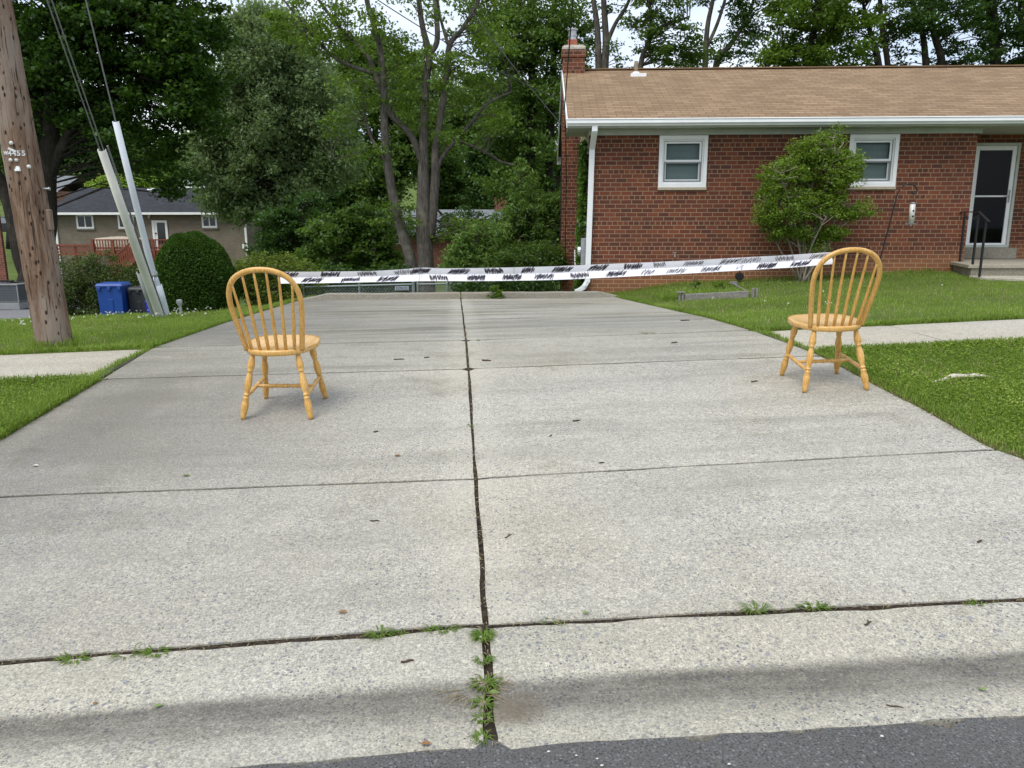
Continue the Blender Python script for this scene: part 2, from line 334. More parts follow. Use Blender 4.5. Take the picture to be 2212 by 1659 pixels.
M = {}
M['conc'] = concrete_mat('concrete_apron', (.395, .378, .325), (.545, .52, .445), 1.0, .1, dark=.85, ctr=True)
M['conc_gutter'] = concrete_mat('concrete_gutter', (.405, .387, .325), (.53, .505, .42), 1.1, 0, gutter=True)
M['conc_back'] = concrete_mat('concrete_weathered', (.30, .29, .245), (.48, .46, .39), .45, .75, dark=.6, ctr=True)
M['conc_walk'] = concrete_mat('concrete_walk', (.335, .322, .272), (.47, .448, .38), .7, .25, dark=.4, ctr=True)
M['conc_light'] = concrete_mat('concrete_sidewalk', (.45, .42, .345), (.56, .52, .43), .7, -.05)
M['conc_kerb'] = concrete_mat('concrete_kerb', (.24, .22, .175), (.33, .305, .245), .5, .4)
M['asphalt'] = asphalt_mat()
M['soil'] = plain('joint_soil', (.036, .028, .02), .95, .7, 45, .1, bump=.5)
def lawn_mat():
    t = NT('lawn_soil'); v = t.coord()
    c = t.mix(t.ramp(t.noise(v, .8, 5, .65), [(.35, 0), (.65, 1)]), (.085, .125, .027), (.135, .19, .042))
    c = t.mix(t.ramp(t.noise(v, 6, 5, .7), [(.52, 0), (.75, .7)]), c, (.11, .095, .045))
    c = t.mix(t.ramp(t.noise(v, 90, 3, .7), [(.35, .7), (.55, 0)]), c, (.02, .03, .008))
    return t.done(c, .95, t.bump(t.noise(v, 70, 4), .6, .02), .1)
M['lawn'] = lawn_mat()
M['gravel'] = plain('gravel', (.2, .2, .205), .95, .6, 55, .2, bump=.8, bscale=45)
M['wood'] = wood_mat('honey_wood', (.60, .33, .075), (.75, .455, .14), .28)
M['seatwood'] = wood_mat('honey_seat_wood', (.66, .375, .105), (.79, .50, .17), .26, (14, 1.1, 6))
M['white'] = plain('white_paint', (.78, .79, .78), .4, .05, 3)
M['gutter'] = plain('gutter_paint', (.72, .74, .74), .35, .05, 3)
M['soffit'] = plain('soffit_paint', (.42, .45, .40), .6, .1, 5)
M['brick'] = brick_mat('red_brick', 'x', foot=True)
M['brick_side'] = brick_mat('red_brick_side', 'y')
M['brick_far'] = brick_mat('far_red_brick', 'x', (.24, .075, .045), (.16, .05, .034), (.35, .24, .18), header=0)
M['roof'] = shingle_mat('brown_shingles', (.245, .16, .09), (.37, .255, .152), (.07, .048, .034))
M['sill'] = plain('stone_sill', (.40, .34, .25), .8, .15, 20)
M['black'] = plain('black_iron', (.012, .012, .013), .45, .2, 20)
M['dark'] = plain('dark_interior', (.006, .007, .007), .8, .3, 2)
M['galv'] = plain('galvanised_steel', (.42, .43, .44), .42, .15, 15, .5, .75)
M['greyplastic'] = plain('grey_plastic', (.30, .32, .33), .5, .1, 6)
M['bark'] = None
def bark_mat(name, c1, c2, s=1.0):
    t = NT(name); v = t.coord((5*s, 5*s, .9*s)); f = t.noise(v, 4, 6, .7, dist=.6)
    c = t.mix(t.ramp(f, [(.35, 0), (.65, 1)]), c1, c2); c = t.mix(t.ramp(t.noise(t.coord(), 2.2, 4), [(.56, 0), (.66, .5)]), c, (c2[0]*1.4, c2[1]*1.45, c2[2]*1.25))
    return t.done(c, .95, t.bump(f, .9, .03), .15)
M['bark'] = bark_mat('grey_bark', (.05, .045, .038), (.15, .135, .115))
M['bark_dark'] = bark_mat('dark_bark', (.018, .016, .013), (.05, .044, .036))
M['bark_mid'] = bark_mat('brown_bark', (.04, .034, .027), (.11, .095, .075))
M['lf_maple'] = leafmat('maple_leaves', (.02, .048, .008), (.058, .125, .016), (.12, .205, .026), .4)
M['lf_pale'] = leafmat('pale_leaves', (.085, .14, .055), (.205, .29, .125), (.34, .43, .21), .45)
M['lf_bright'] = leafmat('bright_leaves', (.055, .11, .015), (.14, .235, .03), (.25, .36, .055), .45)
M['lf_mid'] = leafmat('mid_leaves', (.042, .088, .016), (.115, .2, .036), (.21, .32, .06), .45)
M['lf_dark'] = leafmat('dark_leaves', (.02, .05, .011), (.062, .13, .024), (.13, .22, .042), .42)
M['lf_lime'] = leafmat('lime_leaves', (.13, .22, .03), (.24, .36, .05), (.33, .45, .08))
M['lf_yellow'] = leafmat('yellowish_leaves', (.075, .12, .018), (.19, .26, .042), (.30, .35, .08), .45)
M['lf_narrow'] = leafmat('narrow_leaves', (.06, .12, .025), (.17, .28, .055), (.30, .40, .11), .4)
M['lf_hedge'] = leafmat('yew_leaves', (.02, .048, .008), (.062, .13, .016), (.13, .23, .03), .3, .01)
M['lf_scrub'] = leafmat('scrub_leaves', (.035, .055, .014), (.10, .15, .035), (.18, .23, .07))
M['lf_burn'] = leafmat('burning_bush_leaves', (.08, .14, .016), (.20, .31, .035), (.33, .44, .075), .38)
M['lf_ivy'] = leafmat('ivy_leaves', (.04, .1, .012), (.11, .21, .025), (.17, .27, .04))
M['grass'] = leafmat('grass_blades', (.115, .185, .03), (.25, .36, .065), (.42, .46, .16), .4, .01, .55, 1.1)
M['clover'] = leafmat('clover_leaves', (.10, .165, .024), (.21, .31, .045), (.36, .43, .11), .35, .01, .5, 1.4)
M['tuft'] = leafmat('weed_blades', (.08, .15, .022), (.17, .26, .042), (.28, .36, .09), .35, .02)
M['straw'] = leafmat('dry_straw', (.20, .155, .085), (.36, .29, .17), (.5, .43, .28), .2, .02)
M['petal'] = plain('white_petals', (.75, .75, .7), .7, .1, 30)

# ------------------------------------------------------------------ setting: ground, street, drive, walks
XL, XC0, XC1, XR = -2.95, .082, .103, 3.08
def jig(n, s, seed):                          # smooth irregular wobble along an edge
    r = np.random.default_rng(seed); a = r.normal(0, 1, n); k = np.array([.1, .2, .4, .2, .1]); return np.convolve(a, k, 'same')*s
def slab(x0, x1, y0, y1, step, mat, name, lift=0, seed=0, wob=.004, parent=None, fx0=None, fx1=None):
    nx = max(3, int((x1-x0)/step)+1); ny = max(3, int((y1-y0)/step)+1)
    s, q = np.meshgrid(np.linspace(0, 1, nx), np.linspace(0, 1, ny)); 
    Y = y0+(y1-y0)*q
    X = x0+(x1-x0)*s if fx0 is None else fx0(Y)+(fx1(Y)-fx0(Y))*s
    X[:, 0] += jig(ny, wob, seed+1); X[:, -1] += jig(ny, wob, seed+2); Y[0] += jig(nx, wob, seed+3); Y[-1] += jig(nx, wob, seed+4)
    Z = G(X, Y)+lift; d = .004
    Z[0] -= d; Z[-1] -= d; Z[:, 0] -= d; Z[:, -1] -= d
    return X, Y, Z
def sheet(name, parts, mat, label=None):
    vs, fs = [], []
    for X, Y, Z in parts:
        h, w = X.shape; b = len(vs); vs += np.stack([X, Y, Z], -1).reshape(-1, 3).tolist()
        fs += [(b+i*w+j, b+i*w+j+1, b+(i+1)*w+j+1, b+(i+1)*w+j) for i in range(h-1) for j in range(w-1)]
        ring = [j for j in range(w)]+[i*w+w-1 for i in range(1, h)]+[(h-1)*w+j for j in range(w-2, -1, -1)]+[i*w for i in range(h-2, 0, -1)]
        b2 = len(vs); vs += [(vs[b+i][0], vs[b+i][1], vs[b+i][2]-.05) for i in ring]; n = len(ring)
        fs += [(b+ring[(i+1) % n], b+ring[i], b2+i, b2+(i+1) % n) for i in range(n)]
    me = bpy.data.meshes.new(name); me.from_pydata(vs, [], fs); me.update()
    return tag(link(name, me, mat, None, False), kind='structure')
# x of the drive's two edges along y
LE = sorted([(hitg(*p).y, hitg(*p).x) for p in ((0, 951), (218, 821), (317, 759), (494, 694), (648, 647))])
RE = sorted([(hitg(*p).y, hitg(*p).x) for p in ((2212, 992), (2130, 962), (1993, 884), (1886, 829), (1760, 763), (1619, 712), (1536, 688), (1345, 645))])
def fl(y): return np.interp(y, [2.0, 2.9, *[a for a, b in LE]], [-4.6, -3.7, *[b for a, b in LE]])
def fr(y): return np.interp(y, [2.0, 2.9, *[a for a, b in RE]], [4.6, 3.75, *[b for a, b in RE]])
cl = lambda y: y*0+XC0
cr_ = lambda y: y*0+XC1
rowsd = [(2.75, 4.109, 'conc'), (4.129, 6.322, 'conc'), (6.341, 7.731, 'conc_walk'), (7.752, 15.0, 'conc_back')]
for k, (y0, y1, m) in enumerate(rowsd):
    parts = [slab(0, 3, y0, y1, .09, m, '', 0, 11*k, .003 if k else .006, None, fl, cl), slab(0, 3, y0, y1, .09, m, '', 0, 11*k+5, .005, None, cr_, fr)]
    if k == 0: dp = {}
    dp.setdefault(m, []).extend(parts)
for m, nm in (('conc', 'driveway_apron'), ('conc_walk', 'driveway_crossing'), ('conc_back', 'driveway')): sheet(nm, dp[m], M[m])
sheet('gutter_pan', [slab(-14, .078, 2.09, 2.718, .06, None, '', 0, 90, .012), slab(.108, 14, 2.09, 2.718, .06, None, '', 0, 95, .012)], M['conc_gutter'])
X, Y = np.meshgrid(np.concatenate([np.linspace(-40, -4, 40), np.linspace(-3.9, 3.9, 260), np.linspace(4, 40, 40)]), np.linspace(-14, 2.1, 60))
Yn = Y.copy(); Yn[-1] += jig(X.shape[1], .042, 3)
tag(gridmesh('street', X, Yn, G(X, Y)-.006, M['asphalt']), kind='structure')
X, Y = np.meshgrid(np.linspace(-14, 14, 160), np.linspace(2.12, 15.1, 260))
X = np.where(Y > 2.75, fl(Y)+.02+(fr(Y)-fl(Y)-.04)*(X+14)/28, X)
tag(gridmesh('joint_soil', X, Y, G(X, Y)-np.where(Y > 4.6, .006, .011), M['soil']), kind='structure')
def walkL(y): return y*0-16
# sidewalks either side of the crossing
sl0, sl1 = hitg(194, 823), hitg(0, 828); sf0, sf1 = hitg(317, 758), hitg(0, 772)
def sidewalk(name, y0, y1, x0, x1, joints, lift):
    xs = [x0]+joints+[x1]; parts = []
    for a, b in zip(xs[:-1], xs[1:]): parts.append(slab(a+.006, b-.006, y0, y1, .1, None, '', lift-.009, int(abs(a)*10), .006))
    return sheet(name, parts, M['conc_light'])
sidewalk('sidewalk', 6.38, 7.62, -16, -2.98, [-14.5, -13, -11.5, -10, -8.5, -7, -5.5], .012)
sidewalk('sidewalk', 6.52, 7.62, 3.14, 16, [4.42, 5.95, 7.4, 8.9, 10.4], .014)
# kerb across the end of the drive, in two lengths
zt = at(996, 632, 15.0).z
kp = []
for a, b, ea, eb in ((at(648, 647, 15).x, XC0, .5, 0), (XC1, at(1343, 643, 15).x, 0, .45)):
    n = 40; xs = np.linspace(a, b, n)
    top = np.minimum(np.interp(xs-a, [0, max(ea, .001)], [.012, zt-.1]) if ea else 9, np.interp(b-xs, [0, max(eb, .001)], [.012, zt-.1]) if eb else 9)+.1
    top = top+jig(n, .006, 7)
    mb = MB(); vs = []
    for x, tz in zip(xs, top): vs += [(x, 14.985, .02), (x, 15.0, tz-.018), (x, 15.016, tz), (x, 15.15, tz), (x, 15.17, tz-.015), (x, 15.18, -.6)]
    mb.add(vs, [(i*6+j, i*6+6+j, i*6+7+j, i*6+1+j) for i in range(n-1) for j in range(5)]+[tuple(range(6)), tuple((n-1)*6+5-j for j in range(6))])
    kp.append(mb)
kb = MB()
for q in kp: kb.add(q.v, q.f)
tag(kb.build('kerb', M['conc_kerb']), kind='structure')
# terrain
xs = np.concatenate([np.linspace(-160, -14, 40), np.arange(-13.5, 13.5, .13), np.linspace(14, 160, 40)])
ysn = np.concatenate([np.linspace(-60, 0, 20), np.arange(.6, 20, .13), np.linspace(20.5, 90, 60), np.linspace(94, 260, 25)])
X, Y = np.meshgrid(xs, ysn); Z = G(X, Y)-.012
rng = np.random.default_rng(5); Z = Z+rng.normal(0, .006, Z.shape)
paved = ((Y > 2.75) & (Y < 15.08) & (X > fl(Y)+.03) & (X < fr(Y)-.03)) | (Y < 2.85)
walks = (Y > 6.42) & (Y < 7.58) & ((X < -2.9) | (X > 3.1))
Z = np.where(paved, Z-.09, np.where(walks, Z-.05, Z))
tag(gridmesh('ground', X, Y, Z, M['lawn']), kind='structure')
# gravel bed at the left
gz = [None, None, at(76, 660, 25.0), Vector((0, 18.5, 0))]
X, Y = np.meshgrid(np.linspace(-24, gz[2].x, 50), np.linspace(gz[3].y, 33, 50))
X[:, -1] += jig(50, .2, 3); Y[0] += jig(50, .2, 4)
tag(gridmesh('gravel_bed', X, Y, G(X, Y)+.02+np.random.default_rng(3).uniform(0, .03, X.shape), M['gravel']), kind='structure')

# ------------------------------------------------------------------ foliage helpers
def leaves(C, L, W, rng, upb=.5, dirs=None, flat=None):
    n = len(C); N_ = rng.normal(0, 1, (n, 3)); N_[:, 2] = np.abs(N_[:, 2])+upb
    N_ /= np.linalg.norm(N_, axis=1)[:, None]
    T = rng.normal(0, 1, (n, 3)) if dirs is None else dirs+rng.normal(0, .35, (n, 3)); T -= N_*np.sum(T*N_, 1)[:, None]; T /= np.linalg.norm(T, axis=1)[:, None]+1e-9
    B = np.cross(N_, T); l = (L*rng.uniform(.65, 1.35, n))[:, None]; w = (W*rng.uniform(.7, 1.3, n))[:, None]
    dr = N_*l*.12
    return np.stack([C-T*l*.5, C+B*w*.5+dr-T*l*.08, C+T*l*.5-dr, C-B*w*.5+dr-T*l*.08], 1)
def pick(rng, blobs, n):
    vol = np.array([b[1][0]*b[1][1]*b[1][2]*(b[2] if len(b) > 2 else 1) for b in blobs])**.8; idx = rng.choice(len(blobs), n, p=vol/vol.sum()); out = []
    d = rng.normal(0, 1, (n, 3)); d /= np.linalg.norm(d, axis=1)[:, None]; r = rng.uniform(.1, 1, n)**.45
    for i in range(n):
        c, q = blobs[idx[i]][0], blobs[idx[i]][1]; out.append([c[k]+q[k]*d[i, k]*r[i] for k in range(3)])
    return np.array(out)
def crown(name, blobs, nclump, per, cr, L, W, mat, parent, seed, flat=.5, stems=None, bark=None, upb=.5, sub=True, tw=.02, droop=0, twigname='branch'):
    rng = np.random.default_rng(seed); cc = pick(rng, blobs, nclump)
    big = rng.uniform(.55, 1.35, nclump)*cr
    d = rng.normal(0, 1, (nclump, per, 3)); d /= np.linalg.norm(d, axis=2)[..., None]; rr = rng.uniform(0, 1, (nclump, per, 1))**.5
    P = cc[:, None, :]+d*rr*big[:, None, None]*np.array([1, 1, flat]); P[..., 2] -= droop*(rr[..., 0]**2)*big[:, None]
    P = P.reshape(-1, 3)
    o = fast(name, leaves(P, L, W, rng, upb).reshape(-1, 3), 4, mat, parent)
    if stems is not None and bark is not None:
        mb = MB(); S = np.array([p for s_ in stems for p in s_]); 
        for i in range(nclump):
            c = cc[i]; dd = np.linalg.norm(S-c, axis=1)+np.where(S[:, 2] > c[2], 2.5, 0)*.6+rng.uniform(0, .4, len(S)); p = S[int(np.argmin(dd))]
            m_ = (p+c)/2+np.array([rng.normal(0, .12), rng.normal(0, .12), .12*np.linalg.norm(c-p)]); 
            mb.tube([p, m_, c], [tw, tw*.7, tw*.3], 5, caps=False)
        return o, mb
    return o, None
def densify(pts, k=6):
    pts = [Vector(p) for p in pts]; out = []
    for a, b in zip(pts[:-1], pts[1:]): out += [a.lerp(b, i/k) for i in range(k)]
    return out+[pts[-1]]
def smoothpath(pts, k=5):
    P = [Vector(p[:3]) for p in pts]; r = [p[3] for p in pts]; out = []; ro = []
    for i in range(len(P)-1):
        p0, p1, p2, p3 = P[max(i-1, 0)], P[i], P[i+1], P[min(i+2, len(P)-1)]
        for j in range(k):
            t = j/k; out.append(.5*((2*p1)+(p2-p0)*t+(2*p0-5*p1+4*p2-p3)*t*t+(3*p1-p0-3*p2+p3)*t**3)); ro.append(r[i]*(1-t)+r[i+1]*t)
    return out+[P[-1]], ro+[r[-1]]
def blob(px, py, rx, ry, Y, rd=None, wt=1):
    c = at(px, py, Y); s = Y/F*1.0; return (c, (rx*s, rd if rd else rx*s, ry*s), wt)
def tree(label, cat, Y, stems, blobs, nclump, per, cr, L, W, leaf, bark, seed, name='tree', flat=.5, upb=.5, tw=.025, group=None, droop=0, n=10):
    # stems: lists of (px, py, diameter px) at depth Y (an optional 4th number moves the point in depth)
    sp = []; mb = MB()
    for s in stems:
        pts = [(*at(q[0], q[1], Y+(q[3] if len(q) > 3 else 0)), q[2]/2*Y/F) for q in s]
        P, rr = smoothpath(pts); mb.tube(P, rr, n); sp.append(P)
    base = sp[0][0]; root = empty(name, base, 0, label, cat, group)
    o, tb = crown('crown', blobs, nclump, per, cr, L, W, leaf, None, seed, flat, sp, bark, upb, True, tw, droop)
    mb.add(tb.v, tb.f); t = mb.build('trunk', bark, None, True)
    for q in (o, t):
        q.data.transform(Matrix.Translation(-Vector(base))); q.parent = root
    return root
def bush(label, cat, base, blobs, nclump, per, cr, L, W, leaf, seed, name='shrub', stem_mat=None, flat=.8, upb=.3, group=None, nst=10, stemr=.02, droop=0):
    base = Vector(base); root = empty(name, base, 0, label, cat, group); rng = np.random.default_rng(seed+99)
    st = []; mb = MB()
    tgt = pick(rng, blobs, nst)
    for q in tgt:
        b = base+Vector((rng.normal(0, .06), rng.normal(0, .06), -.05)); q = Vector(q); md = b.lerp(q, .5)+Vector((rng.normal(0, .06), rng.normal(0, .06), .08*(q-b).length))
        P, rr = smoothpath([(*b, stemr), (*md, stemr*.75), (*q, stemr*.3)]); mb.tube(P, rr, 6); st.append(P)
    o, tb = crown('foliage', blobs, nclump, per, cr, L, W, leaf, None, seed, flat, st, True, upb, True, stemr*.4, droop)
    mb.add(tb.v, tb.f); t = mb.build('stems', stem_mat or M['bark_mid'], None, True)
    for q in (o, t): q.data.transform(Matrix.Translation(-base)); q.parent = root
    return root
#PART2
# ------------------------------------------------------------------ the brick house on the right
def roof_mesh(name, quads, mat, parent, thick=.03):
    # quads: (eave a, eave b, ridge b, ridge a) in local metres; UV in metres
    bm = bmesh.new(); uv = bm.loops.layers.uv.new('UVMap')
    for q in quads:
        p = [Vector(x) for x in q]; vs = [bm.verts.new(x) for x in p]; f = bm.faces.new(vs)
        d = (p[1]-p[0]).normalized(); n = (p[1]-p[0]).cross(p[3]-p[0]).normalized(); e = n.cross(d)
        for l in f.loops: r = l.vert.co-p[0]; l[uv].uv = (r.dot(d)+40, r.dot(e))
        lo = [bm.verts.new(x-n*thick) for x in p]
        for i in range(4):
            g = bm.faces.new((vs[(i+1) % 4], vs[i], lo[i], lo[(i+1) % 4]))
            for l in g.loops: l[uv].uv = (.1, .05)
        g = bm.faces.new(lo[::-1])
    me = bpy.data.meshes.new(name); bm.to_mesh(me); bm.free(); return link(name, me, mat, parent)
def framebars(mb, u0, u1, w0, w1, t, v0, v1, mi=0):      # four bars round an opening, butted
    mb.box((u0, v0, w0), (u0+t, v1, w1), mi); mb.box((u1-t, v0, w0), (u1, v1, w1), mi)
    mb.box((u0+t, v0, w0), (u1-t, v1, w0+t), mi); mb.box((u0+t, v0, w1-t), (u1-t, v1, w1), mi); return mb
def glassmat(name, tint, rough=.03, refl=.12):
    t = NT(name); fr_ = t.n('LayerWeight', {'Blend': .25}).outputs['Fresnel']
    a = t.n('BsdfTransparent', {'Color': (*tint, 1)}); g = t.n('BsdfGlossy', {'Color': (.9, .95, 1, 1), 'Roughness': rough})
    m = t.n('MixShader', {0: t.math('MULTIPLY', fr_, refl*6, True), 1: a.outputs[0], 2: g.outputs[0]}); t.t.links.new(m.outputs[0], t.out.inputs[0]); return t.m
M['glass'] = glassmat('window_glass', (.78, .82, .82), refl=.05)
M['glass_dark'] = glassmat('door_glass', (.35, .38, .38), refl=.08)
M['blind'] = plain('blind_slats', (.30, .37, .35), .7, .06, 3)
M['screen_gap_shade'] = plain('screen_frame_gap_shade', (.25, .26, .27), .5, .05, 3)  # insect screen frame, and the painted shadow gap round the sashes
HF = Frame((2.64, 15.6, 0), -6.2)
house = empty('brick_house', (2.64, 15.6, 0), R(-6.2), 'single-storey red brick house with brown shingle roof and white gutter beside the driveway', 'house')
WT, UR, PD = 3.18, 7.38, 1.2
W1, W2 = (1.345, 2.275), (4.97, 5.905)
WB = 2.2
mb = MB()
def fq(u0, u1, w0, w1, v=0): mb.quad((u0, v, w0), (u1, v, w0), (u1, v, w1), (u0, v, w1))
us = [0, W1[0], W1[1], W2[0], W2[1], UR]
for i in range(5):
    if i in (1, 3): fq(us[i], us[i+1], -1.2, WB-.055)
    else: fq(us[i], us[i+1], -1.2, WT)
for a, b in (W1, W2):                                   # reveals
    mb.quad((a, 0, WB), (a, 0, WT), (a, .1, WT), (a, .1, WB)); mb.quad((b, .1, WB), (b, .1, WT), (b, 0, WT), (b, 0, WB))
DU0, DU1, DW0, DW1 = 7.93, 8.88, 1.0, 3.11
fq(UR, DU0, .6, 3.4, PD); fq(DU0, DU1, DW1, 3.4, PD); fq(DU1, 13.5, .6, 3.4, PD); fq(DU0, DU1, .6, .74, PD)
mb.build('front_wall', M['brick'], house)
mb = MB()
mb.quad((0, 8, -1.6), (0, 0, -1.6), (0, 0, 3.3), (0, 8, 3.3)); mb.build('side_wall', M['brick_side'], house)
mb = MB(); mb.quad((UR, 0, .3), (UR, PD, .3), (UR, PD, 3.4), (UR, 0, 3.4)); mb.build('porch_wall', M['brick_side'], house)
mb = MB(); mb.quad((13.5, 8, -1), (0, 8, -1), (0, 8, 3.3), (13.5, 8, 3.3)); mb.quad((13.5, 1.2, -1), (13.5, 8, -1), (13.5, 8, 3.3), (13.5, 1.2, 3.3))
mb.build('rear_wall', M['brick'], house)
# roof
EV, EW, RV, RW = -.45, 3.435, 3.8, 5.06
roof_mesh('roof', [((-.44, EV-.03, EW), (14, EV-.03, EW), (14, RV, RW), (-.44, RV, RW)), ((14, 8.05, EW), (-.44, 8.05, EW), (-.44, RV, RW), (14, RV, RW))], M['roof'], house)
mb = MB()
for k in range(46): mb.box((-.45+k*.315, RV-.12, RW-.012), (-.45+k*.315+.31, RV+.12, RW+.012+.004*(k % 2)))
rc = mb.build('ridge_cap', M['roof'], house); rc.data.uv_layers.new(name='UVMap')
for l in rc.data.uv_layers[0].data: l.uv = (.2, .07)
mb = MB()                                               # gutter: trough with a rolled lip
prof = [(-.45, 3.425), (-.575, 3.425), (-.585, 3.412), (-.57, 3.40), (-.575, 3.345), (-.545, 3.318), (-.535, 3.297), (-.455, 3.295)]
n = len(prof); mb.add([(-.46, v, w) for v, w in prof]+[(14, v, w) for v, w in prof], [(i, i+1, n+i+1, n+i) for i in range(n-1)]+[tuple(range(n-1, -1, -1)), tuple(n+i for i in range(n))])
mb.build('gutter', M['gutter'], house)
mb = MB(); mb.box((-.44, EV, 3.27), (14, EV+.02, 3.42)); mb.box((-.44, EV+.022, 3.285), (14, 1.25, 3.30)); mb.build('soffit', M['soffit'], house)
mb = MB(); mb.box((-.02, -.035, WT), (UR+.06, -.004, 3.282)); mb.build('frieze_board', M['soffit'], house)
mb = MB()                                               # rake boards along the left gable
for v0, v1, w0, w1 in ((EV-.03, RV, EW, RW), (RV, 8.05, RW, EW)):
    mb.add([(-.47, v0, w0-.16), (-.445, v0, w0-.16), (-.445, v1, w1-.16), (-.47, v1, w1-.16), (-.47, v0, w0-.01), (-.445, v0, w0-.01), (-.445, v1, w1-.01), (-.47, v1, w1-.01)],
           [(0, 3, 2, 1), (4, 5, 6, 7), (0, 1, 5, 4), (1, 2, 6, 5), (2, 3, 7, 6), (3, 0, 4, 7)])
mb.box((-.47, 8.06, 3.2), (-.30, 8.16, 3.45)); mb.build('rake_board', M['white'], house)
M['siding'] = plain('cream_siding', (.58, .53, .36), .6, .08, 6)
mb = MB()
for k in range(22):
    w = 2.86+k*.1; v0, v1 = max(.25, (w-3.33)/.383-.2), (3.25 if w < 3.33 else 7.5-(w-3.33)/.383)
    if v1 > v0+.05: mb.add([(-.035, v0, w), (-.035, v1, w), (-.005, v1, w), (-.005, v0, w), (-.008, v0, w+.099), (-.008, v1, w+.099), (-.004, v1, w+.099), (-.004, v0, w+.099)], [(0, 1, 2, 3), (7, 6, 5, 4), (1, 0, 4, 5), (0, 3, 7, 4), (2, 1, 5, 6)])
mb.build('gable_siding', M['siding'], house)
# downspout
mb = MB(); D = .075
for q0, q1 in (((.06, -.50, 3.31), (.06, -.50, 3.2)), ((.06, -.50, 3.215), (.045, -.075, 2.93)), ((.045, -.068, 2.95), (.0, -.068, .36)), ((.0, -.07, .38), (-.08, -.10, .24)), ((-.07, -.1, .25), (-.24, -.13, .17))): mb.beam(q0, q1, .105, .07)
for k in range(8): a = k/7; mb.box((-.05-.13*a-.055, -.155, .3-.1*a-.01), (-.05-.13*a+.05, -.02, .3-.1*a))
mb.build('downspout', M['gutter'], house, bevel=.004)
# windows
for a, b in (W1, W2):
    fmb = framebars(MB(), a, b, WB, WT-.01, .07, -.035, .09)
    win = framebars(fmb, a+.071, b-.071, WB+.071, WT-.081, .026, -.004, .085).build('window', M['white'], house)
    framebars(MB(), a+.0975, b-.0975, WB+.0975, WT-.1075, .008, .016, .085).build('shadow_gap_strip', M['screen_gap_shade'], win)  # grey strip painting in the shadow gap between casing and sash
    mid = 2.70
    s1 = framebars(MB(), a+.106, b-.106, mid-.02, WT-.116, .04, .02, .045).build('upper_sash', M['white'], win, bevel=.004)
    s2 = framebars(MB(), a+.106, b-.106, WB+.106, mid+.012, .044, .05, .08).build('lower_sash', M['white'], win, bevel=.004)
    framebars(MB(), a+.107, b-.107, WB+.107, mid-.022, .024, .024, .034).build('insect_screen_frame', M['screen_gap_shade'], win)
    g = MB(); g.quad((a+.14, .032, mid+.0), (b-.14, .032, mid+.0), (b-.14, .032, WT-.15), (a+.14, .032, WT-.15)); g.quad((a+.145, .065, WB+.145), (b-.145, .065, WB+.145), (b-.145, .065, mid-.02), (a+.145, .065, mid-.02))
    g.build('pane', M['glass'], win)
    bl = MB()
    for k in range(36): w = WB+.13+k*.0222; bl.add([(a+.13, .115, w), (b-.13, .115, w), (b-.13, .128, w+.019), (a+.13, .128, w+.019)], [(0, 1, 2, 3)])
    bl.build('blind', M['blind'], win)
    bk = MB(); bk.quad((a, .165, WB), (b, .16, WB), (b, .16, WT), (a, .16, WT)); bk.build('unlit_room_sheet', M['dark'], win)  # near-black sheet: darkness of the unlit room put into its colour
    sl = MB(); sl.box((a-.005, -.045, WB-.055), (b+.012, .06, WB-.001)); sl.build('sill', M['sill'], win, bevel=.005)
# chimney
ch = MB(); ch.box((-.45, 3.35, -1.6), (.0-.004, 4.25, 3.1)); ch.box((-.45, 3.45, 3.1), (.06, 4.15, 5.28)); ch.box((-.475, 3.42, 5.28), (.085, 4.18, 5.44))
chim = ch.build('chimney', M['brick'], house)
cap = MB(); cap.prism([(-.47, 3.43), (.08, 3.43), (.08, 4.17), (-.47, 4.17)], 5.44, 5.52); cap.prism([(-.44, 3.48), (.05, 3.48), (.05, 4.12), (-.44, 4.12)], 5.52, 5.555)
cap.build('mortar_cap', plain('mortar_cap', (.42, .39, .33), .9, .3, 12, .2, bump=.4), chim, bevel=.02)
fl_ = MB(); fl_.box((-.33, 3.68, 5.555), (-.11, 3.92, 5.72)); fl_.build('clay_flue', plain('clay_flue', (.30, .1, .06), .8, .2, 10), chim, bevel=.01)
fm = MB(); fm.tube([(-.22, 3.8, 5.72), (-.22, 3.8, 5.80), (-.22, 3.8, 5.801), (-.22, 3.8, 5.84), (-.22, 3.8, 5.841), (-.22, 3.8, 5.93), (-.22, 3.8, 5.931), (-.22, 3.8, 5.96)], [.09, .09, .105, .105, .09, .09, .125, .125], 16)
fm.build('flue_cap', M['galv'], chim)
vp = MB(); v_ = HF.loc(1374, 150, 3.2); vw = RW-(RV-3.2)*.3826
vp.tube([(v_.x, 3.2, vw-.1), (v_.x, 3.2, vw+.30)], .045, 12); vent = vp.build('vent_pipe', plain('rusty_pipe', (.20, .15, .10), .7, .3, 12), house, True)
vp = MB(); vp.tube([(v_.x, 3.2, vw-.05), (v_.x, 3.2, vw+.03), (v_.x, 3.2, vw+.07)], [.11, .1, .06], 14); vp.box((v_.x-.13, 3.05, vw-.055), (v_.x+.22, 3.34, vw+.02)); vp.build('flashing', M['white'], vent)
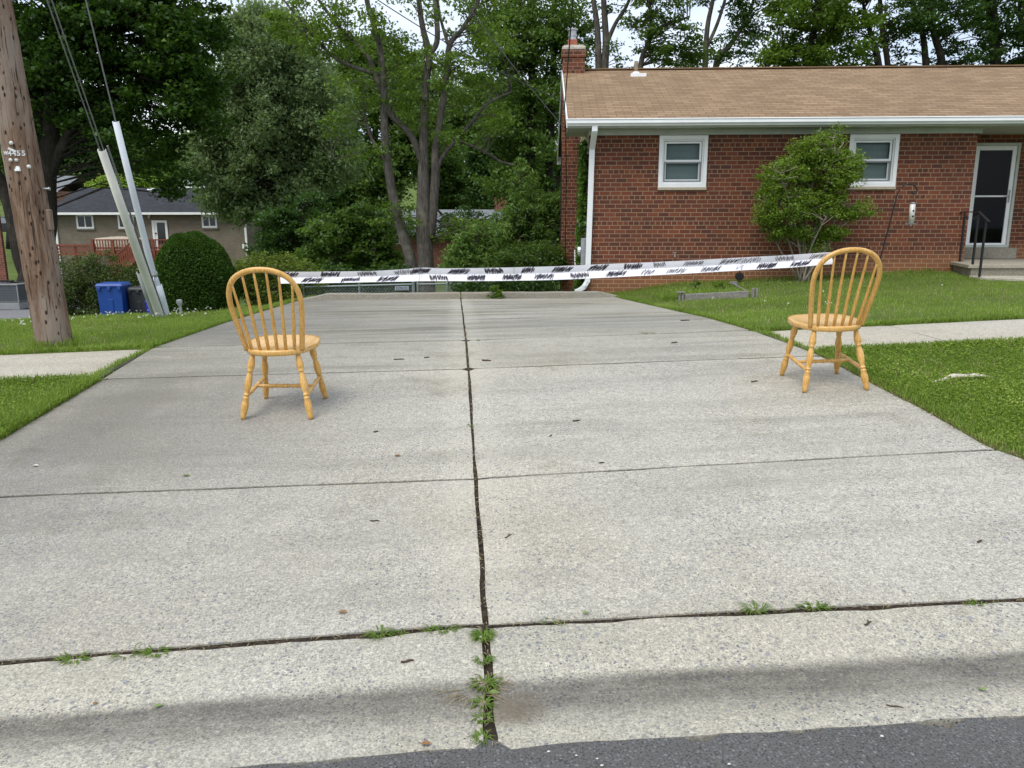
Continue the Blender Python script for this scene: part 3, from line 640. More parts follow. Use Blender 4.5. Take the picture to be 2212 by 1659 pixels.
# porch, steps
sA, sB = HF.loc(2053, 564, 0).x, HF.loc(2093, 570, -1.2).x
st = MB(); st.prism([(sA, -.002), (sA, -.01), (sB, -1.2), (13, -1.2), (13, PD-.002), (UR+.003, PD-.002), (UR+.003, -.002)], .70, .765); 
ps = st.build('porch_slab', concrete_mat('porch_concrete', (.36, .33, .27), (.45, .42, .34), .3, .3), house, bevel=.012)
st = MB(); st.prism([(sA+.07, -.004), (sB+.07, -1.16), (12.9, -1.16), (12.9, -.004)], .2, .70); st.build('porch_base', M['conc_kerb'], house)
st = MB(); st.prism([(sB+.02, -1.203), (sB+.05, -1.55), (7.4, -2.0), (8.3, -2.35), (13, -2.5), (13, -1.203)], .3, .57); st.build('front_walk', M['conc_light'], house, bevel=.012)
st = MB(); st.box((DU0-.05, PD-.16, .767), (DU1+.12, PD-.003, .995)); st.build('door_step', M['conc_kerb'], house, bevel=.01)
# door
dm = framebars(MB(), DU0, DU1, DW0, DW1, .055, PD-.05, PD+.06); door_frame = dm.build('door_frame', M['soffit'], house)
dmb = framebars(MB(), DU0+.058, DU1-.058, DW0+.005, DW1-.058, .085, PD-.03, PD+.01); dmb.box((DU0+.144, PD-.032, 2.03), (DU1-.144, PD+.008, 2.065))
dr = dmb.build('storm_door', M['white'], house, bevel=.005)
g = MB(); g.quad((DU0+.14, PD-.01, DW0+.08), (DU1-.14, PD-.01, DW0+.08), (DU1-.14, PD-.01, DW1-.14), (DU0+.14, PD-.01, DW1-.14)); g.build('pane', M['glass_dark'], dr)
g = MB(); g.box((DU1-.125, PD-.045, 1.92), (DU1-.098, PD-.032, 2.17)); g.tube([(DU1-.11, PD-.04, 2.05), (DU1-.13, PD-.09, 2.05), (DU1-.24, PD-.095, 2.045)], .009, 8); g.build('door_handle', M['greyplastic'], dr)
g = MB(); g.quad((DU0, PD+.3, DW0-.3), (DU1, PD+.3, DW0-.3), (DU1, PD+.3, DW1), (DU0, PD+.3, DW1)); g.quad((DU0, PD, DW0), (DU0, PD+.3, DW0), (DU0, PD+.3, DW1), (DU0, PD, DW1)); g.quad((DU1, PD+.3, DW0), (DU1, PD, DW0), (DU1, PD, DW1), (DU1, PD+.3, DW1)); g.build('unlit_hall_sheet', M['dark'], house)  # near-black panels stand in for the unlit hall behind the glass
# electric boxes on the left side wall
eb = MB(); eb.box((-.17, .25, 1.02), (-.006, .62, 1.62)); meter = eb.build('electric_box', M['greyplastic'], house, bevel=.012)
eb = MB(); eb.box((-.15, .72, .75), (-.006, 1.05, 1.45)); eb.build('meter_cabinet', plain('beige_box', (.36, .35, .28), .6), house, bevel=.012)
eb = MB(); eb.box((-.13, .12, .62), (-.006, .36, 1.22)); eb.tube([(-.13, .24, .95), (-.2, .24, .95)], [.13, .12], 16); eb.build('electric_meter', M['galv'], house, bevel=.01)
eb = MB()
for k, (v, c) in enumerate(((.18, .3), (.4, .35), (.85, .5), (.6, .42))): eb.tube([(-.08, v, .75), (-.1, v+.02, .4), (-.14-.05*k, v+.1, .1), (-.3-.1*k, v+.2, -.15)], .014, 6)
eb.tube([(-.05, .5, 1.6), (-.05, .5, 2.9)], .016, 6); eb.tube([(-.46, 3.2, 3.4), (-.47, 3.3, 1.6), (-.47, 3.5, .2)], .012, 6); eb.tube([(-.47, .2, 3.5), (-.4, 1.4, 2.4), (-.36, 2.8, 1.0), (-.3, 3.2, .1)], .01, 6)
eb.build('wall_cables', M['black'], house)
eb = MB(); eb.tube([(-.24, .35, .98), (-.23, .35, .7), (-.2, .35, .58), (-.1, .3, .53), (-.02, .2, .54)], .018, 8); eb.build('white_conduit', M['white'], house)
eb = MB(); eb.tube([(-.55, .5, .08), (-.3, .3, -.02)], .03, 8); eb.build('white_drain', M['white'], house)
tp = MB(); q = HF.loc(1457, 551, -.02); tp.tube([(q.x, 0, q.z), (q.x, -.07, q.z)], .012, 8); tp.tube([(q.x, -.06, q.z+.03), (q.x, -.06, q.z-.04)], .014, 8); tp.tube([(q.x-.03, -.06, q.z+.05), (q.x+.03, -.06, q.z+.05)], .008, 6); tp.build('hose_tap', M['galv'], house)
# ivy on the side wall
rng = np.random.default_rng(8); n = 2200; P = np.stack([-.04-rng.uniform(0, .2, n)*np.linspace(.6, 1, n), .16+np.abs(rng.normal(0, .28, n))*np.linspace(1.6, .7, n), 3.1-np.linspace(0, 1, n)**.9*2.95], 1)
ivy = fast('ivy', leaves(P, .09, .08, rng, 0, None), 4, M['lf_ivy']); ivy.location = house.location; ivy.rotation_euler = house.rotation_euler
tag(ivy, 'green ivy climbing the side wall of the brick house above the electric meter', 'ivy')
# porch railing
rl = empty('stair_railing', HF.world(7.05, -.7, .765), R(-6.2), 'black iron stair railing beside the front door steps', 'railing')
rp = [(HF.loc(2073, 565, -.12).x, -.12), (HF.loc(2101, 570, -1.12).x, -1.12), (HF.loc(2116, 594, -1.5).x, -1.5)]
o_ = Vector((7.05, -.7, .765))
for k, (u, v) in enumerate(rp):
    b = MB(); w0, w1 = (.767, 1.70) if k < 2 else (.571, 1.56); b.box((u-.016-o_.x, v-.016-o_.y, w0-o_.z), (u+.016-o_.x, v+.016-o_.y, w1-o_.z)); b.build('railing_post', M['black'], rl)
b = MB(); b.beam(Vector((rp[0][0]-.02, -.0, 1.71))-o_, Vector((*rp[1], 1.71))-o_, .045, .018); b.beam(Vector((*rp[1], 1.71))-o_, Vector((rp[2][0], -1.6, 1.53))-o_, .045, .018); b.build('handrail', M['black'], rl)
for u, v, s in ((*rp[0], 1), (*rp[1], -1)):
    b = MB(); b.tube([Vector((u+.01*s*math.cos(a)*a*.0+.0, v-s*(.1-.045*math.cos(a)*(1-a/12)), 1.6+.05*math.sin(a)*(1-a/12)))-o_ for a in np.linspace(0, 8, 24)], .007, 5); b.build('scroll', M['black'], rl)

# ------------------------------------------------------------------ things by the house wall
hb = hitg(1737, 612); bb = HF.world(4.1, -.62, 0); bb = Vector((bb.x, bb.y, g1(bb.x, bb.y)))
def HB(px, py, v, ru, rw, rv): p = HF.loc(px, py, v); return (HF.world(p.x, v, p.z), (ru, rv, rw), 1)
bush('vase-shaped bright green shrub on pale bare stems in front of the brick wall', 'shrub', bb,
     [HB(1765, 325, -.75, .5, .3, .4), HB(1700, 390, -.8, .58, .4, .5), HB(1800, 380, -.75, .52, .45, .45), HB(1690, 450, -.85, .45, .3, .4), HB(1755, 450, -.8, .5, .3, .5), HB(1850, 455, -.75, .35, .18, .3), HB(1800, 300, -.7, .25, .22, .2), HB(1830, 350, -.7, .28, .25, .3), HB(1665, 470, -.8, .25, .15, .3), HB(1720, 500, -.75, .3, .12, .3), HB(1795, 505, -.75, .3, .14, .3), HB(1680, 500, -.75, .25, .14, .3), HB(1760, 530, -.7, .2, .12, .2), HB(1648, 410, -.75, .2, .2, .25)],
     400, 92, .18, .05, .026, M['lf_burn'], 31, 'burning_bush', plain('pale_stems', (.24, .215, .165), .9, .3, 15, .2, bump=.4), .6, .35, nst=17, stemr=.02)
hk = HF.world(5.5, -.55, 0); hk.z = g1(hk.x, hk.y)
hook = empty('shepherd_hook', hk, R(-6.2), 'black curved shepherd hook pole stuck in the lawn before the brick wall', 'garden hook')
b = MB(); pts = [(HF.loc(px, py, -.55)) for px, py in ((1897, 575), (1920, 490), (1935, 432), (1942, 412), (1952, 401), (1964, 398), (1975, 401), (1981, 409), (1979, 417), (1973, 419), (1970, 414))]
b0 = HF.loc(1890, 600, -.55); P, rr = smoothpath([(*(Vector((p.x, -.55, p.z))-Vector((5.5, -.55, hk.z))), .009) for p in [b0]+pts]); b.tube(P, .013, 7); b.build('hook_pole', M['black'], hook, True)
fp = HF.loc(1974, 420, -.55); fd = empty('bird_feeder', HF.world(fp.x, -.55, fp.z), R(-6.2), 'clear tube bird feeder hanging from the shepherd hook', 'bird feeder')
b = MB(); b.tube([(0, 0, -.0), (0, 0, -.16)], .003, 5); b.build('hanger', M['black'], fd)
b = MB(); b.tube([(0, 0, -.17), (0, 0, -.52)], .05, 14); b.build('seed_tube', plain('clear_tube', (.62, .62, .58), .25, .25, 14, .6), fd, True)
b = MB(); b.tube([(0, 0, -.14), (0, 0, -.16), (0, 0, -.175)], [.03, .055, .052], 14); b.build('lid', M['galv'], fd)
b = MB(); b.tube([(0, 0, -.52), (0, 0, -.545)], [.052, .045], 14); b.tube([(-.1, 0, -.54), (.1, 0, -.54)], .006, 6); b.tube([(0, 0, -.55), (0, 0, -.58)], .012, 6); b.build('feeder_base', M['galv'], fd)
for z in (-.3, -.4):
    b = MB(); b.tube([(0, -.045, z), (0, -.06, z)], .017, 10); b.build('feeding_port', M['black'], fd)
# timber bed
A_, B_ = hitg(1477, 649), hitg(1616, 642)
bed = empty('garden_bed_border', A_, 0, 'weathered grey timber plank with stakes bordering a weedy bed on the lawn', 'garden border')
q = lambda p: Vector(p)-A_
zl = lambda p, h: Vector((p.x, p.y, p.z+h))
b = MB(); b.beam(q(zl(A_, .04)), q(zl(B_, .04)), .045, .13); 
M['greywood'] = wood_mat('grey_timber', (.19, .18, .165), (.30, .285, .26), .9, (1.5, 14, 14), 0)
b.build('plank', M['greywood'], bed, bevel=.006)
dpl = (B_-A_).normalized()
for s, w, h in ((-.035, .035, .13), (-.085, .03, .12), (1.0, .035, .15), (1.06, .035, .15)):
    p = (A_ if s < .5 else B_); p = p+dpl*(s if s < .5 else s-.94); b = MB(); b.box(q(p)+Vector((-w/2, -.06, -.1)), q(p)+Vector((w/2, -.0, h))); b.build('stake', M['greywood'], bed, bevel=.004)
b = MB(); b.box(q(A_)+Vector((-.13, -.075, .132)), q(A_)+Vector((-.0, .03, .15))); b.build('cap_board', M['greywood'], bed, bevel=.003)
b = MB(); C_ = hitg(1584, 618); b.beam(q(zl(B_, .06)), q(zl(C_, .02)), .03, .06); b.build('side_plank', M['greywood'], bed)
b = MB(); b.box(q(C_)+Vector((-.07, -.03, -.05)), q(C_)+Vector((.06, .03, .09))); b.build('stake', M['greywood'], bed)
sp_ = HF.loc(1597, 600, -.3); w_ = HF.world(sp_.x, -.3, 0); w_.z = g1(w_.x, w_.y)
t_ = empty('standpipe', w_, 0, 'small dark standpipe with round valve wheel near the brick wall', 'water tap')
b = MB(); b.tube([(0, 0, -.1), (0, 0, .32)], .014, 8); b.build('riser', M['black'], t_)
b = MB(); b.tube([(-.0, -.05, .12), (0, .04, .12)], .075, 14); b.tube([(0, -.06, .12), (0, -.05, .12)], .03, 10); b.build('valve_wheel', M['black'], t_)

# ------------------------------------------------------------------ chairs
def outline(a):                                # seat outline: round at the back, broad and gently flat at the front
    c, s = math.cos(a), math.sin(a)
    if s < 0: return (.225*math.copysign(abs(c)**.9, c), -.012-.198*abs(s)**.92)
    return (.25*math.copysign(abs(c)**.6, c)*(1-.1*(1-abs(c))**2), .012+.262*abs(s)**.7)
def make_chair(name):
    root = empty(name); SH = .472
    K = 64; ring = [outline(2*math.pi*k/K) for k in range(K)]; vs = []; fs = []
    levels = [(.90, -.042), (.975, -.038), (1.0, -.026), (1.0, -.008), (.985, .0)]
    for f_, z in levels: vs += [(x*f_, y*f_, SH+z) for x, y in ring]
    for f_ in (.9, .75, .58, .4, .2):
        for x, y in ring:
            X_, Y_ = x*f_, y*f_; dip = -.012*math.exp(-((abs(X_)-.085)/.07)**2-((Y_+.02)/.11)**2)-.004*(1-f_)
            vs.append((X_, Y_, SH+dip))
    nl = len(levels)+5
    for l in range(nl-1):
        for k in range(K): fs.append((l*K+k, l*K+(k+1) % K, (l+1)*K+(k+1) % K, (l+1)*K+k))
    fs.append(tuple(range(K-1, -1, -1))); fs.append(tuple((nl-1)*K+k for k in range(K)))
    b = MB(); b.add(vs, fs); b.build('seat', M['seatwood'], root, True)
    # bow: rises from the seat, widest two thirds of the way up
    lean = lambda z: -.135-.135*((z-SH)/.55)
    half = [(.186, SH-.01), (.2, SH+.08), (.214, SH+.17), (.226, SH+.26), (.231, SH+.33), (.224, SH+.40), (.196, SH+.465), (.15, SH+.51), (.08, SH+.54), (0, SH+.549)]
    full = [(x, lean(z), z) for x, z in half]+[(-x, lean(z), z) for x, z in half[-2::-1]]
    P, rr = smoothpath([(*p, .0185) for p in full], 4); b = MB(); b.tube(P, .0185, 12, flat=.82); b.build('back_bow', M['wood'], root, True)
    bowz = lambda x: np.interp(abs(x), [q_[0] for q_ in half[:5:-1]]+[.2245], [q_[1] for q_ in half[:5:-1]]+[SH+.40])
    for x0, x1 in ((-.142, -.196), (-.086, -.118), (-.029, -.04), (.029, .04), (.086, .118), (.142, .196)):
        z1 = float(bowz(x1)); p0, p1 = Vector((x0, -.165+.25*x0*x0*4*.35, SH-.01)), Vector((x1, lean(z1), z1))
        P = [p0.lerp(p1, t) for t in np.linspace(0, 1, 9)]; b = MB(); b.tube(P, [.0105, .0118, .0122, .0118, .011, .0098, .0088, .008, .0072], 10); b.build('spindle', M['wood'], root, True)
    prof = [(0, .0135), (.06, .015), (.12, .0185), (.18, .0215), (.225, .0205), (.255, .0155), (.262, .0175), (.28, .0175), (.288, .0135), (.33, .0165), (.42, .0215), (.5, .0205), (.58, .0155), (.612, .0135), (.618, .018), (.64, .018), (.646, .0145), (.66, .0145), (.668, .018), (.69, .018), (.697, .0165), (.75, .0205), (.8, .0215), (.87, .0195), (.95, .0155), (1.0, .0135)]
    tops = {}
    for nm, (fx, fy), (tx, ty) in (('b', (-.232, -.229), (-.15, -.125)), ('b', (.232, -.229), (.15, -.125)), ('f', (-.219, .229), (-.165, .15)), ('f', (.219, .229), (.165, .15))):
        A, B = Vector((tx, ty, SH-.03)), Vector((fx, fy, 0)); tops[(fx > 0, fy > 0)] = (A, B)
        b = MB(); b.tube([A.lerp(B, t) for t, r in prof], [.0135+(r-.0135)*1.28+.0012 for t, r in prof], 16); b.build('leg', M['wood'], root, True)
    sp = [(0, .009), (.1, .012), (.28, .016), (.32, .012), (.34, .0155), (.36, .0155), (.385, .0115), (.5, .016), (.615, .0115), (.64, .0155), (.66, .0155), (.68, .012), (.72, .016), (.9, .012), (1, .009)]
    mids = []
    for sgn in (False, True):
        a = tops[(sgn, False)][0].lerp(tops[(sgn, False)][1], .66); c = tops[(sgn, True)][0].lerp(tops[(sgn, True)][1], .60); mids.append(a.lerp(c, .52))
        b = MB(); b.tube([a.lerp(c, t) for t, r in sp], [r for t, r in sp], 12); b.build('side_stretcher', M['wood'], root, True)
    b = MB(); b.tube([mids[0].lerp(mids[1], t) for t, r in sp], [r for t, r in sp], 12); b.build('cross_stretcher', M['wood'], root, True)
    return root
def copy_tree(o, parent=None):
    c = o.copy(); col.objects.link(c)
    if parent: c.parent = parent
    for ch_ in list(o.children): copy_tree(ch_, c)
    return c
def stand(o, x, y, th):
    f = Vector((math.sin(th), math.cos(th), 0)); f.z = (g1(x+f.x*.23, y+f.y*.23)-g1(x-f.x*.23, y-f.y*.23))/.46
    r_ = Vector((math.cos(th), -math.sin(th), 0)); r_.z = (g1(x+r_.x*.23, y+r_.y*.23)-g1(x-r_.x*.23, y-r_.y*.23))/.46
    f.normalize(); r_ = (r_-f*r_.dot(f)).normalized(); u = r_.cross(f)
    o.matrix_world = Matrix(((r_.x, f.x, u.x, x), (r_.y, f.y, u.y, y), (r_.z, f.z, u.z, g1(x, y)+.001), (0, 0, 0, 1)))
chL = make_chair('windsor_chair')
chR = copy_tree(chL)
cL = sum((hitg(*p) for p in ((525, 907), (672, 906), (575, 861), (703, 860))), Vector())/4; cR = sum((hitg(*p) for p in ((1689, 811), (1740, 849), (1805, 806), (1871, 843))), Vector())/4
stand(chL, cL.x, cL.y, R(5)); stand(chR, cR.x, cR.y, R(1))
tag(chL, 'honey wood spindle-back chair nearer the bins, holding the left end of the paper banner', 'chair', 'honey wood spindle-back chairs holding the banner')
tag(chR, 'honey wood spindle-back chair standing at the grass edge before the brick house', 'chair', 'honey wood spindle-back chairs holding the banner')

# ------------------------------------------------------------------ paper banner
t_px = [(603, 587), (700, 586.5), (800, 585.5), (880, 581), (908, 577), (950, 579.5), (1020, 579), (1100, 577.5), (1200, 575), (1300, 570.5), (1400, 566.5), (1500, 562), (1600, 556), (1700, 551), (1798, 544)]
b_px = [(603, 612.5), (700, 611.5), (800, 609.5), (880, 608), (908, 607), (950, 607), (1020, 607), (1100, 606.5), (1200, 604.5), (1300, 600), (1400, 595), (1500, 590), (1600, 584), (1700, 578.5), (1798, 570)]
def bY(px): return np.interp(px, [600, 1800], [5.37, 5.26])+.02*math.sin(px*.011)+.008*math.sin(px*.037)
pxs = np.linspace(603, 1798, 240)
ty = np.interp(pxs, [p[0] for p in t_px], [p[1] for p in t_px]); by = np.interp(pxs, [p[0] for p in b_px], [p[1] for p in b_px])
k5 = np.ones(7)/7; ty = np.convolve(np.pad(ty, 3, 'edge'), k5, 'valid'); by = np.convolve(np.pad(by, 3, 'edge'), k5, 'valid')
rows = [0, .1, .25, .4, .47, .5, .53, .62, .8, .95, 1.0]
offs = [-.006, -.004, -.001, .003, .005, .006, .0045, .002, -.002, -.005, -.006]
rngb = np.random.default_rng(2); wav = np.convolve(rngb.normal(0, 1, 260), np.ones(21)/21, 'valid')[:240]*.02
Pb = np.zeros((240, len(rows), 3))
for i, px in enumerate(pxs):
    Yc = bY(px); T_, B2 = at(px, ty[i], Yc), at(px, by[i], Yc)
    st_ = .012*max(0, 1-abs(px-905)/40) + .006*max(0, 1-abs(px-1110)/25)+.006*max(0, 1-abs(px-1600)/25)
    for j, (r_, of) in enumerate(zip(rows, offs)): p = T_.lerp(B2, r_); Pb[i, j] = (p.x, p.y+of*1.3+wav[i]*(.3+r_)-st_*(1-r_), p.z)
mb = MB(); nr = len(rows); vs = Pb.reshape(-1, 3); back = vs+np.array([0, .0012, 0])
fs = [(i*nr+j, i*nr+j+1, (i+1)*nr+j+1, (i+1)*nr+j) for i in range(239) for j in range(nr-1)]
mb.add(vs, fs, 0); mb.add(back, [f[::-1] for f in fs], 0)
def bpt(px, r_):                                # a point on the banner's face
    fi = np.clip((px-603)/(1195)*239, 0, 238.99); i = int(fi); a = fi-i
    r_ = min(max(r_, 0.01), .99); j = int(np.searchsorted(rows, r_)-1); j = max(0, min(nr-2, j)); c = (r_-rows[j])/(rows[j+1]-rows[j])
    p = (Pb[i, j]*(1-a)+Pb[i+1, j]*a)*(1-c)+(Pb[i, j+1]*(1-a)+Pb[i+1, j+1]*a)*c; return Vector(p)+Vector((0, -.0016, 0))
def stroke(a, b, w):                            # marker stroke between two (px, row) points
    n_ = 5; pts = [bpt(a[0]+(b[0]-a[0])*t, a[1]+(b[1]-a[1])*t) for t in np.linspace(0, 1, n_)]
    d = (pts[-1]-pts[0]); sd_ = Vector((d.z, 0, -d.x)); sd_ = sd_.normalized()*w/2 if sd_.length > 1e-6 else Vector((w/2, 0, 0))
    mb.add([p+sd_ for p in pts]+[p-sd_ for p in pts], [(i, i+1, n_+i+1, n_+i) for i in range(n_-1)], 1)
top_c = [1130, 1299, 1447, 1592, 1653, 1802, 1946, 2077, 2211, 2350, 2490, 2597, 2729, 2870, 2956, 3092, 3225]
bot_c = [1227, 1379, 1523, 1729, 1874, 2015, 2140, 2282, 2422, 2546, 2660, 2796, 2909, 3016, 3149]
dens = {1130: 1.2, 1299: 1.5, 1447: 1.0, 1592: .8, 1653: 1.5, 1946: 1.5, 2077: 1.3, 1874: 1.6, 2015: 1.6, 3016: 1.7, 2597: .9, 2729: .75, 2870: .7, 2956: .6, 3092: .8, 3225: .6, 2660: .7, 2796: .8, 2546: .8, 2909: .45, 3149: 1.1}
for cs, r0, r1 in ((top_c, .05, .44), (bot_c, .56, .93)):
    for c in cs:
        w = 70 if c not in (2077, 2597, 2546, 2909) else (44 if c != 2909 else 22); x0, x1 = (c-w/2)/1.8227, (c+w/2)/1.8227
        n_ = int(w/70*14*dens.get(c, 1.15)); lw = .0028*min(1.35, dens.get(c, 1.15)+.15); sl_ = rngb.uniform(2, 8)*(1 if rngb.random() > .25 else -.4); prev = None
        for k in range(n_+1):
            x = x0+(x1-x0)*k/n_; ja = rngb.uniform(-.05, .08, 2)
            a, b_ = (x+sl_+rngb.normal(0, .6), r0+ja[0]), (x-sl_*.3+rngb.normal(0, .6), r1-ja[1]); stroke(a, b_, lw)
            if prev: stroke(prev, a, lw)
            prev = b_
for c in (905, 1110, 1600):                      # overlap of two sheets
    stroke((c, .02), (c+1, .98), .0015)
for c in range(640, 1790, 54): stroke((c, .56), (c+.5, .8), .0007)
M['paper'] = plain('white_paper', (.80, .80, .84), .75, .03, 3, .2)
M['ink'] = plain('black_marker', (.03, .026, .04), .5, .3, 30)
bn = mb.build('paper_banner', [M['paper'], M['ink']]); pass
tag(bn, 'long white paper banner scribbled with black marker squares, strung between the two chairs', 'banner')
#PART3
# ------------------------------------------------------------------ utility pole and guys at the left
M['pole'] = None
def pole_mat():
    t = NT('weathered_pole_wood'); v = t.coord((7, 7, .8)); f = t.noise(v, 3, 6, .65, dist=1.0); P = t.coord()
    c = t.mix(t.ramp(f, [(.36, 0), (.62, 1)]), (.095, .056, .036), (.235, .16, .11))
    c = t.mix(t.ramp(t.noise(t.coord((2.5, 2.5, .7)), 1.2, 5, .6), [(.45, 0), (.6, .75)]), c, (.27, .225, .185))
    c = t.mix(t.ramp(t.noise(t.coord((60, 60, 1.1)), 1, 3, .6), [(.35, .95), (.42, 0)]), c, (.035, .024, .016))
    vo = t.n('TexVoronoi', {'Vector': t.coord((24, 24, 10)), 'Scale': 1, 'Randomness': .9})
    k = t.math('MULTIPLY', t.ramp(vo.outputs['Distance'], [(.16, 1), (.26, 0)]), t.ramp(t.n('SeparateColor', {0: vo.outputs['Color']}).outputs[0], [(.36, 0), (.4, .95)]))
    c = t.mix(k, c, (.022, .014, .01))
    return t.done(c, .9, t.bump(t.math('SUBTRACT', f, k), .8, .012), .2)
M['pole'] = pole_mat()
pb = Vector((-3.985, 7.96, g1(-3.985, 7.96))); pole = empty('utility_pole', pb, 0, 'tall weathered wooden utility pole with metal number tags at the left edge', 'utility pole')
ax = lambda h: Vector((-.0525*h, 0, h)); rad = lambda h: .164-.0055*h
mb = MB(); hs = np.concatenate([np.linspace(-.4, 3.6, 60), np.linspace(3.8, 12.5, 20)]); rngp = np.random.default_rng(4)
mb.tube([ax(h) for h in hs], [rad(h)*(1+.03*max(0, .25-h)+.006*rngp.normal()) for h in hs], 28); mb.build('pole_shaft', M['pole'], pole, True)
def on_pole(px, py):                             # where a pixel's ray meets the pole's near side
    d = ray(px, py); q = cam_o-pb; best = None
    for t in np.linspace(7, 10, 3000):
        p = q+d*t; h = p.z; c = ax(h)
        if (p.x-c.x)**2+(p.y-c.y)**2 < rad(h)**2: best = p; break
    if best is None: p = q+d*8.6; best = p
    c = ax(best.z); nrm = Vector((best.x-c.x, best.y-c.y, 0)).normalized(); return best, nrm
def facing(p, nrm, off=.003):
    x_ = Vector((0, 0, 1)).cross(nrm).normalized(); return Matrix(((x_.x, 0, nrm.x, p.x+nrm.x*off), (x_.y, 0, nrm.y, p.y+nrm.y*off), (x_.z, 1, nrm.z, p.z), (0, 0, 0, 1)))
M['tagmetal'] = plain('tag_aluminium', (.62, .62, .60), .4, .15, 20, .5, .3)
for chx, px in (('W', 13.5), ('4', 22), ('4', 31), ('5', 40), ('5', 50.5)):
    p, nn = on_pole(px, 331.5); s = .048 if chx == 'W' else .066
    text_mesh('number_tag', chx, s, M['tagmetal'], pole, facing(p, nn), .002, .0022)
for px, py, r_ in ((25, 309, .017), (24, 346, .016), (36, 346, .015), (62, 360, .018)):
    p, nn = on_pole(px, py); b = MB(); b.tube([p-nn*.01, p+nn*.012, p+nn*.018], [r_, r_, r_*.6], 14); b.tube([p+nn*.0181, p+nn*.026], r_*.4, 8); b.build('bolt_washer', M['tagmetal'], pole)
p, nn = on_pole(39, 363); b = MB(); b.tube([p-nn*.01, p+nn*.014], .018, 14); b.box(p+Vector((-.022, -.02, -.028))+nn*.004, p+Vector((.022, .006, -.008))+nn*.004); b.build('insulator_cap', M['white'], pole)
p0, n0 = on_pole(19, 320); p1, n1 = on_pole(35, 328); b = MB(); b.beam(p0+n0*.01, p1+n1*.01, .004, .022); b.build('metal_strip', M['tagmetal'], pole)
p, nn = on_pole(80, 407); sx = rt0.copy(); b = MB(); c = ax(p.z)+sx*rad(p.z); b.tube([c-sx*.05, c+sx*.055], .009, 8); b.tube([c+sx*.055, c+sx*.062], .016, 8); b.build('step_bolt', M['galv'], pole)
p, nn = on_pole(80, 475); c = ax(p.z)+sx*rad(p.z); b = MB(); b.box(c+Vector((-.03, -.04, -.1)), c+Vector((.03, .03, .1))); b.build('wood_block', M['pole'], pole, bevel=.01)
# two guys
def guy(bpx, hatt, top_px, w0, w1, label, whitemat, lower):
    A = hitg(*bpx); Pt = pb+ax(hatt); root = empty('guy_wire', A, 0, label, 'guy wire', 'guy wires of the utility pole')
    d = (Pt-A); best = min(np.linspace(0, 1, 4000), key=lambda t: abs(projy(A+d*t)-top_px)); L = d.length*best; dn = d.normalized()
    return root, A, d, dn, L
def projy(P): v = Vector(P)-cam_o; return CY-F*v.dot(up)/v.dot(fwd)
M['guard'] = plain('guy_guard_cream', (.60, .60, .54), .5, .12, 3, .4)
M['guard2'] = plain('guy_guard_white', (.58, .62, .66), .4, .08, 3, .4)
M['rust'] = plain('rusty_steel', (.19, .06, .025), .85, .35, 20)
M['wire'] = plain('steel_wire', (.2, .21, .21), .5, .15, 30, .5, .5)
g_, A, d, dn, L = guy((346, 685), 5.75, 323, 0, 0, 'thick cream guy guard tube and twin wires, lower of the two leaning guys', None, False)
def halfpipe(dn, L, r0, r1, a0=0, l0=0):        # open half tube, rolled toward the camera
    side = dn.cross(Vector((0, -1, .2))).normalized(); out = side.cross(dn).normalized()
    if out.y > 0: out = -out
    vs = []; n_ = 15; 
    for t in (l0, .5*(L+l0), L):
        r_ = r0+(r1-r0)*t/L
        for k in range(n_): a = math.pi*1.25*(k/(n_-1)-.5); vs.append(dn*t+side*math.sin(a)*r_+out*math.cos(a)*r_)
        for k in range(n_): a = math.pi*1.25*(k/(n_-1)-.5); vs.append(dn*t+side*math.sin(a)*(r_-.006)+out*math.cos(a)*(r_-.006))
    fs = []
    for i in range(2):
        b0 = i*2*n_
        for k in range(n_-1): fs += [(b0+k, b0+k+1, b0+2*n_+k+1, b0+2*n_+k), (b0+n_+k+1, b0+n_+k, b0+3*n_+k, b0+3*n_+k+1)]
        fs += [(b0, b0+2*n_, b0+3*n_, b0+n_), (b0+n_-1, b0+2*n_-1, b0+4*n_-1, b0+3*n_-1)]
    e = 4*n_; fs += [(e+k, e+k+1, e+n_+k+1, e+n_+k) for k in range(n_-1)]
    return vs, fs
b = MB(); b.add(*halfpipe(dn, L, .062, .05)); b.build('guy_guard', M['guard'], g_, True)
b = MB()
for o in (-.022, .022): b.tube([dn*(L*.93)+Vector((o, .0, 0)), d+Vector((o*1.3, 0, 0))], .0075, 6)
b.build('wire', M['wire'], g_)
b = MB(); b.tube([dn*.05+Vector((.055, .04, 0)), dn*(L*1.02)+Vector((.07, .04, 0))], .012, 6); b.build('guy_strand', M['wire'], g_)
b = MB(); b.add(*halfpipe(dn, .9, .05, .045)); o_ = b.build('guard_foot', M['greyplastic'], g_, True); o_.location = (-.075, .05, -.05)
g_, A, d, dn, L = guy((353, 682), 11.8, 262, 0, 0, 'narrower bluish white guy guard with wide foot and rusty anchor rod', None, True)
b = MB(); b.add(*halfpipe(dn, L, .047, .042, l0=.72)); b.build('guy_guard', M['guard2'], g_, True)
b = MB(); b.add(*halfpipe(dn, .52, .098, .085)); b.add(*halfpipe(dn, .66, .11, .052, l0=.5)); b.build('guard_foot', M['guard2'], g_, True)
b = MB(); b.tube([dn*.66, dn*.715], .062, 16); b.build('clamp', M['greyplastic'], g_, True)
b = MB(); b.tube([dn*.7, dn*.95], .026, 8); b.tube([dn*(L*.97), d], .009, 6); b.build('wire', M['wire'], g_)
o = Vector((.0, -.12, 0)); b = MB(); b.tube([o+Vector((.035, 0, -.1)), o+dn*.38], .017, 10); b.build('anchor_rod', M['rust'], g_, True)
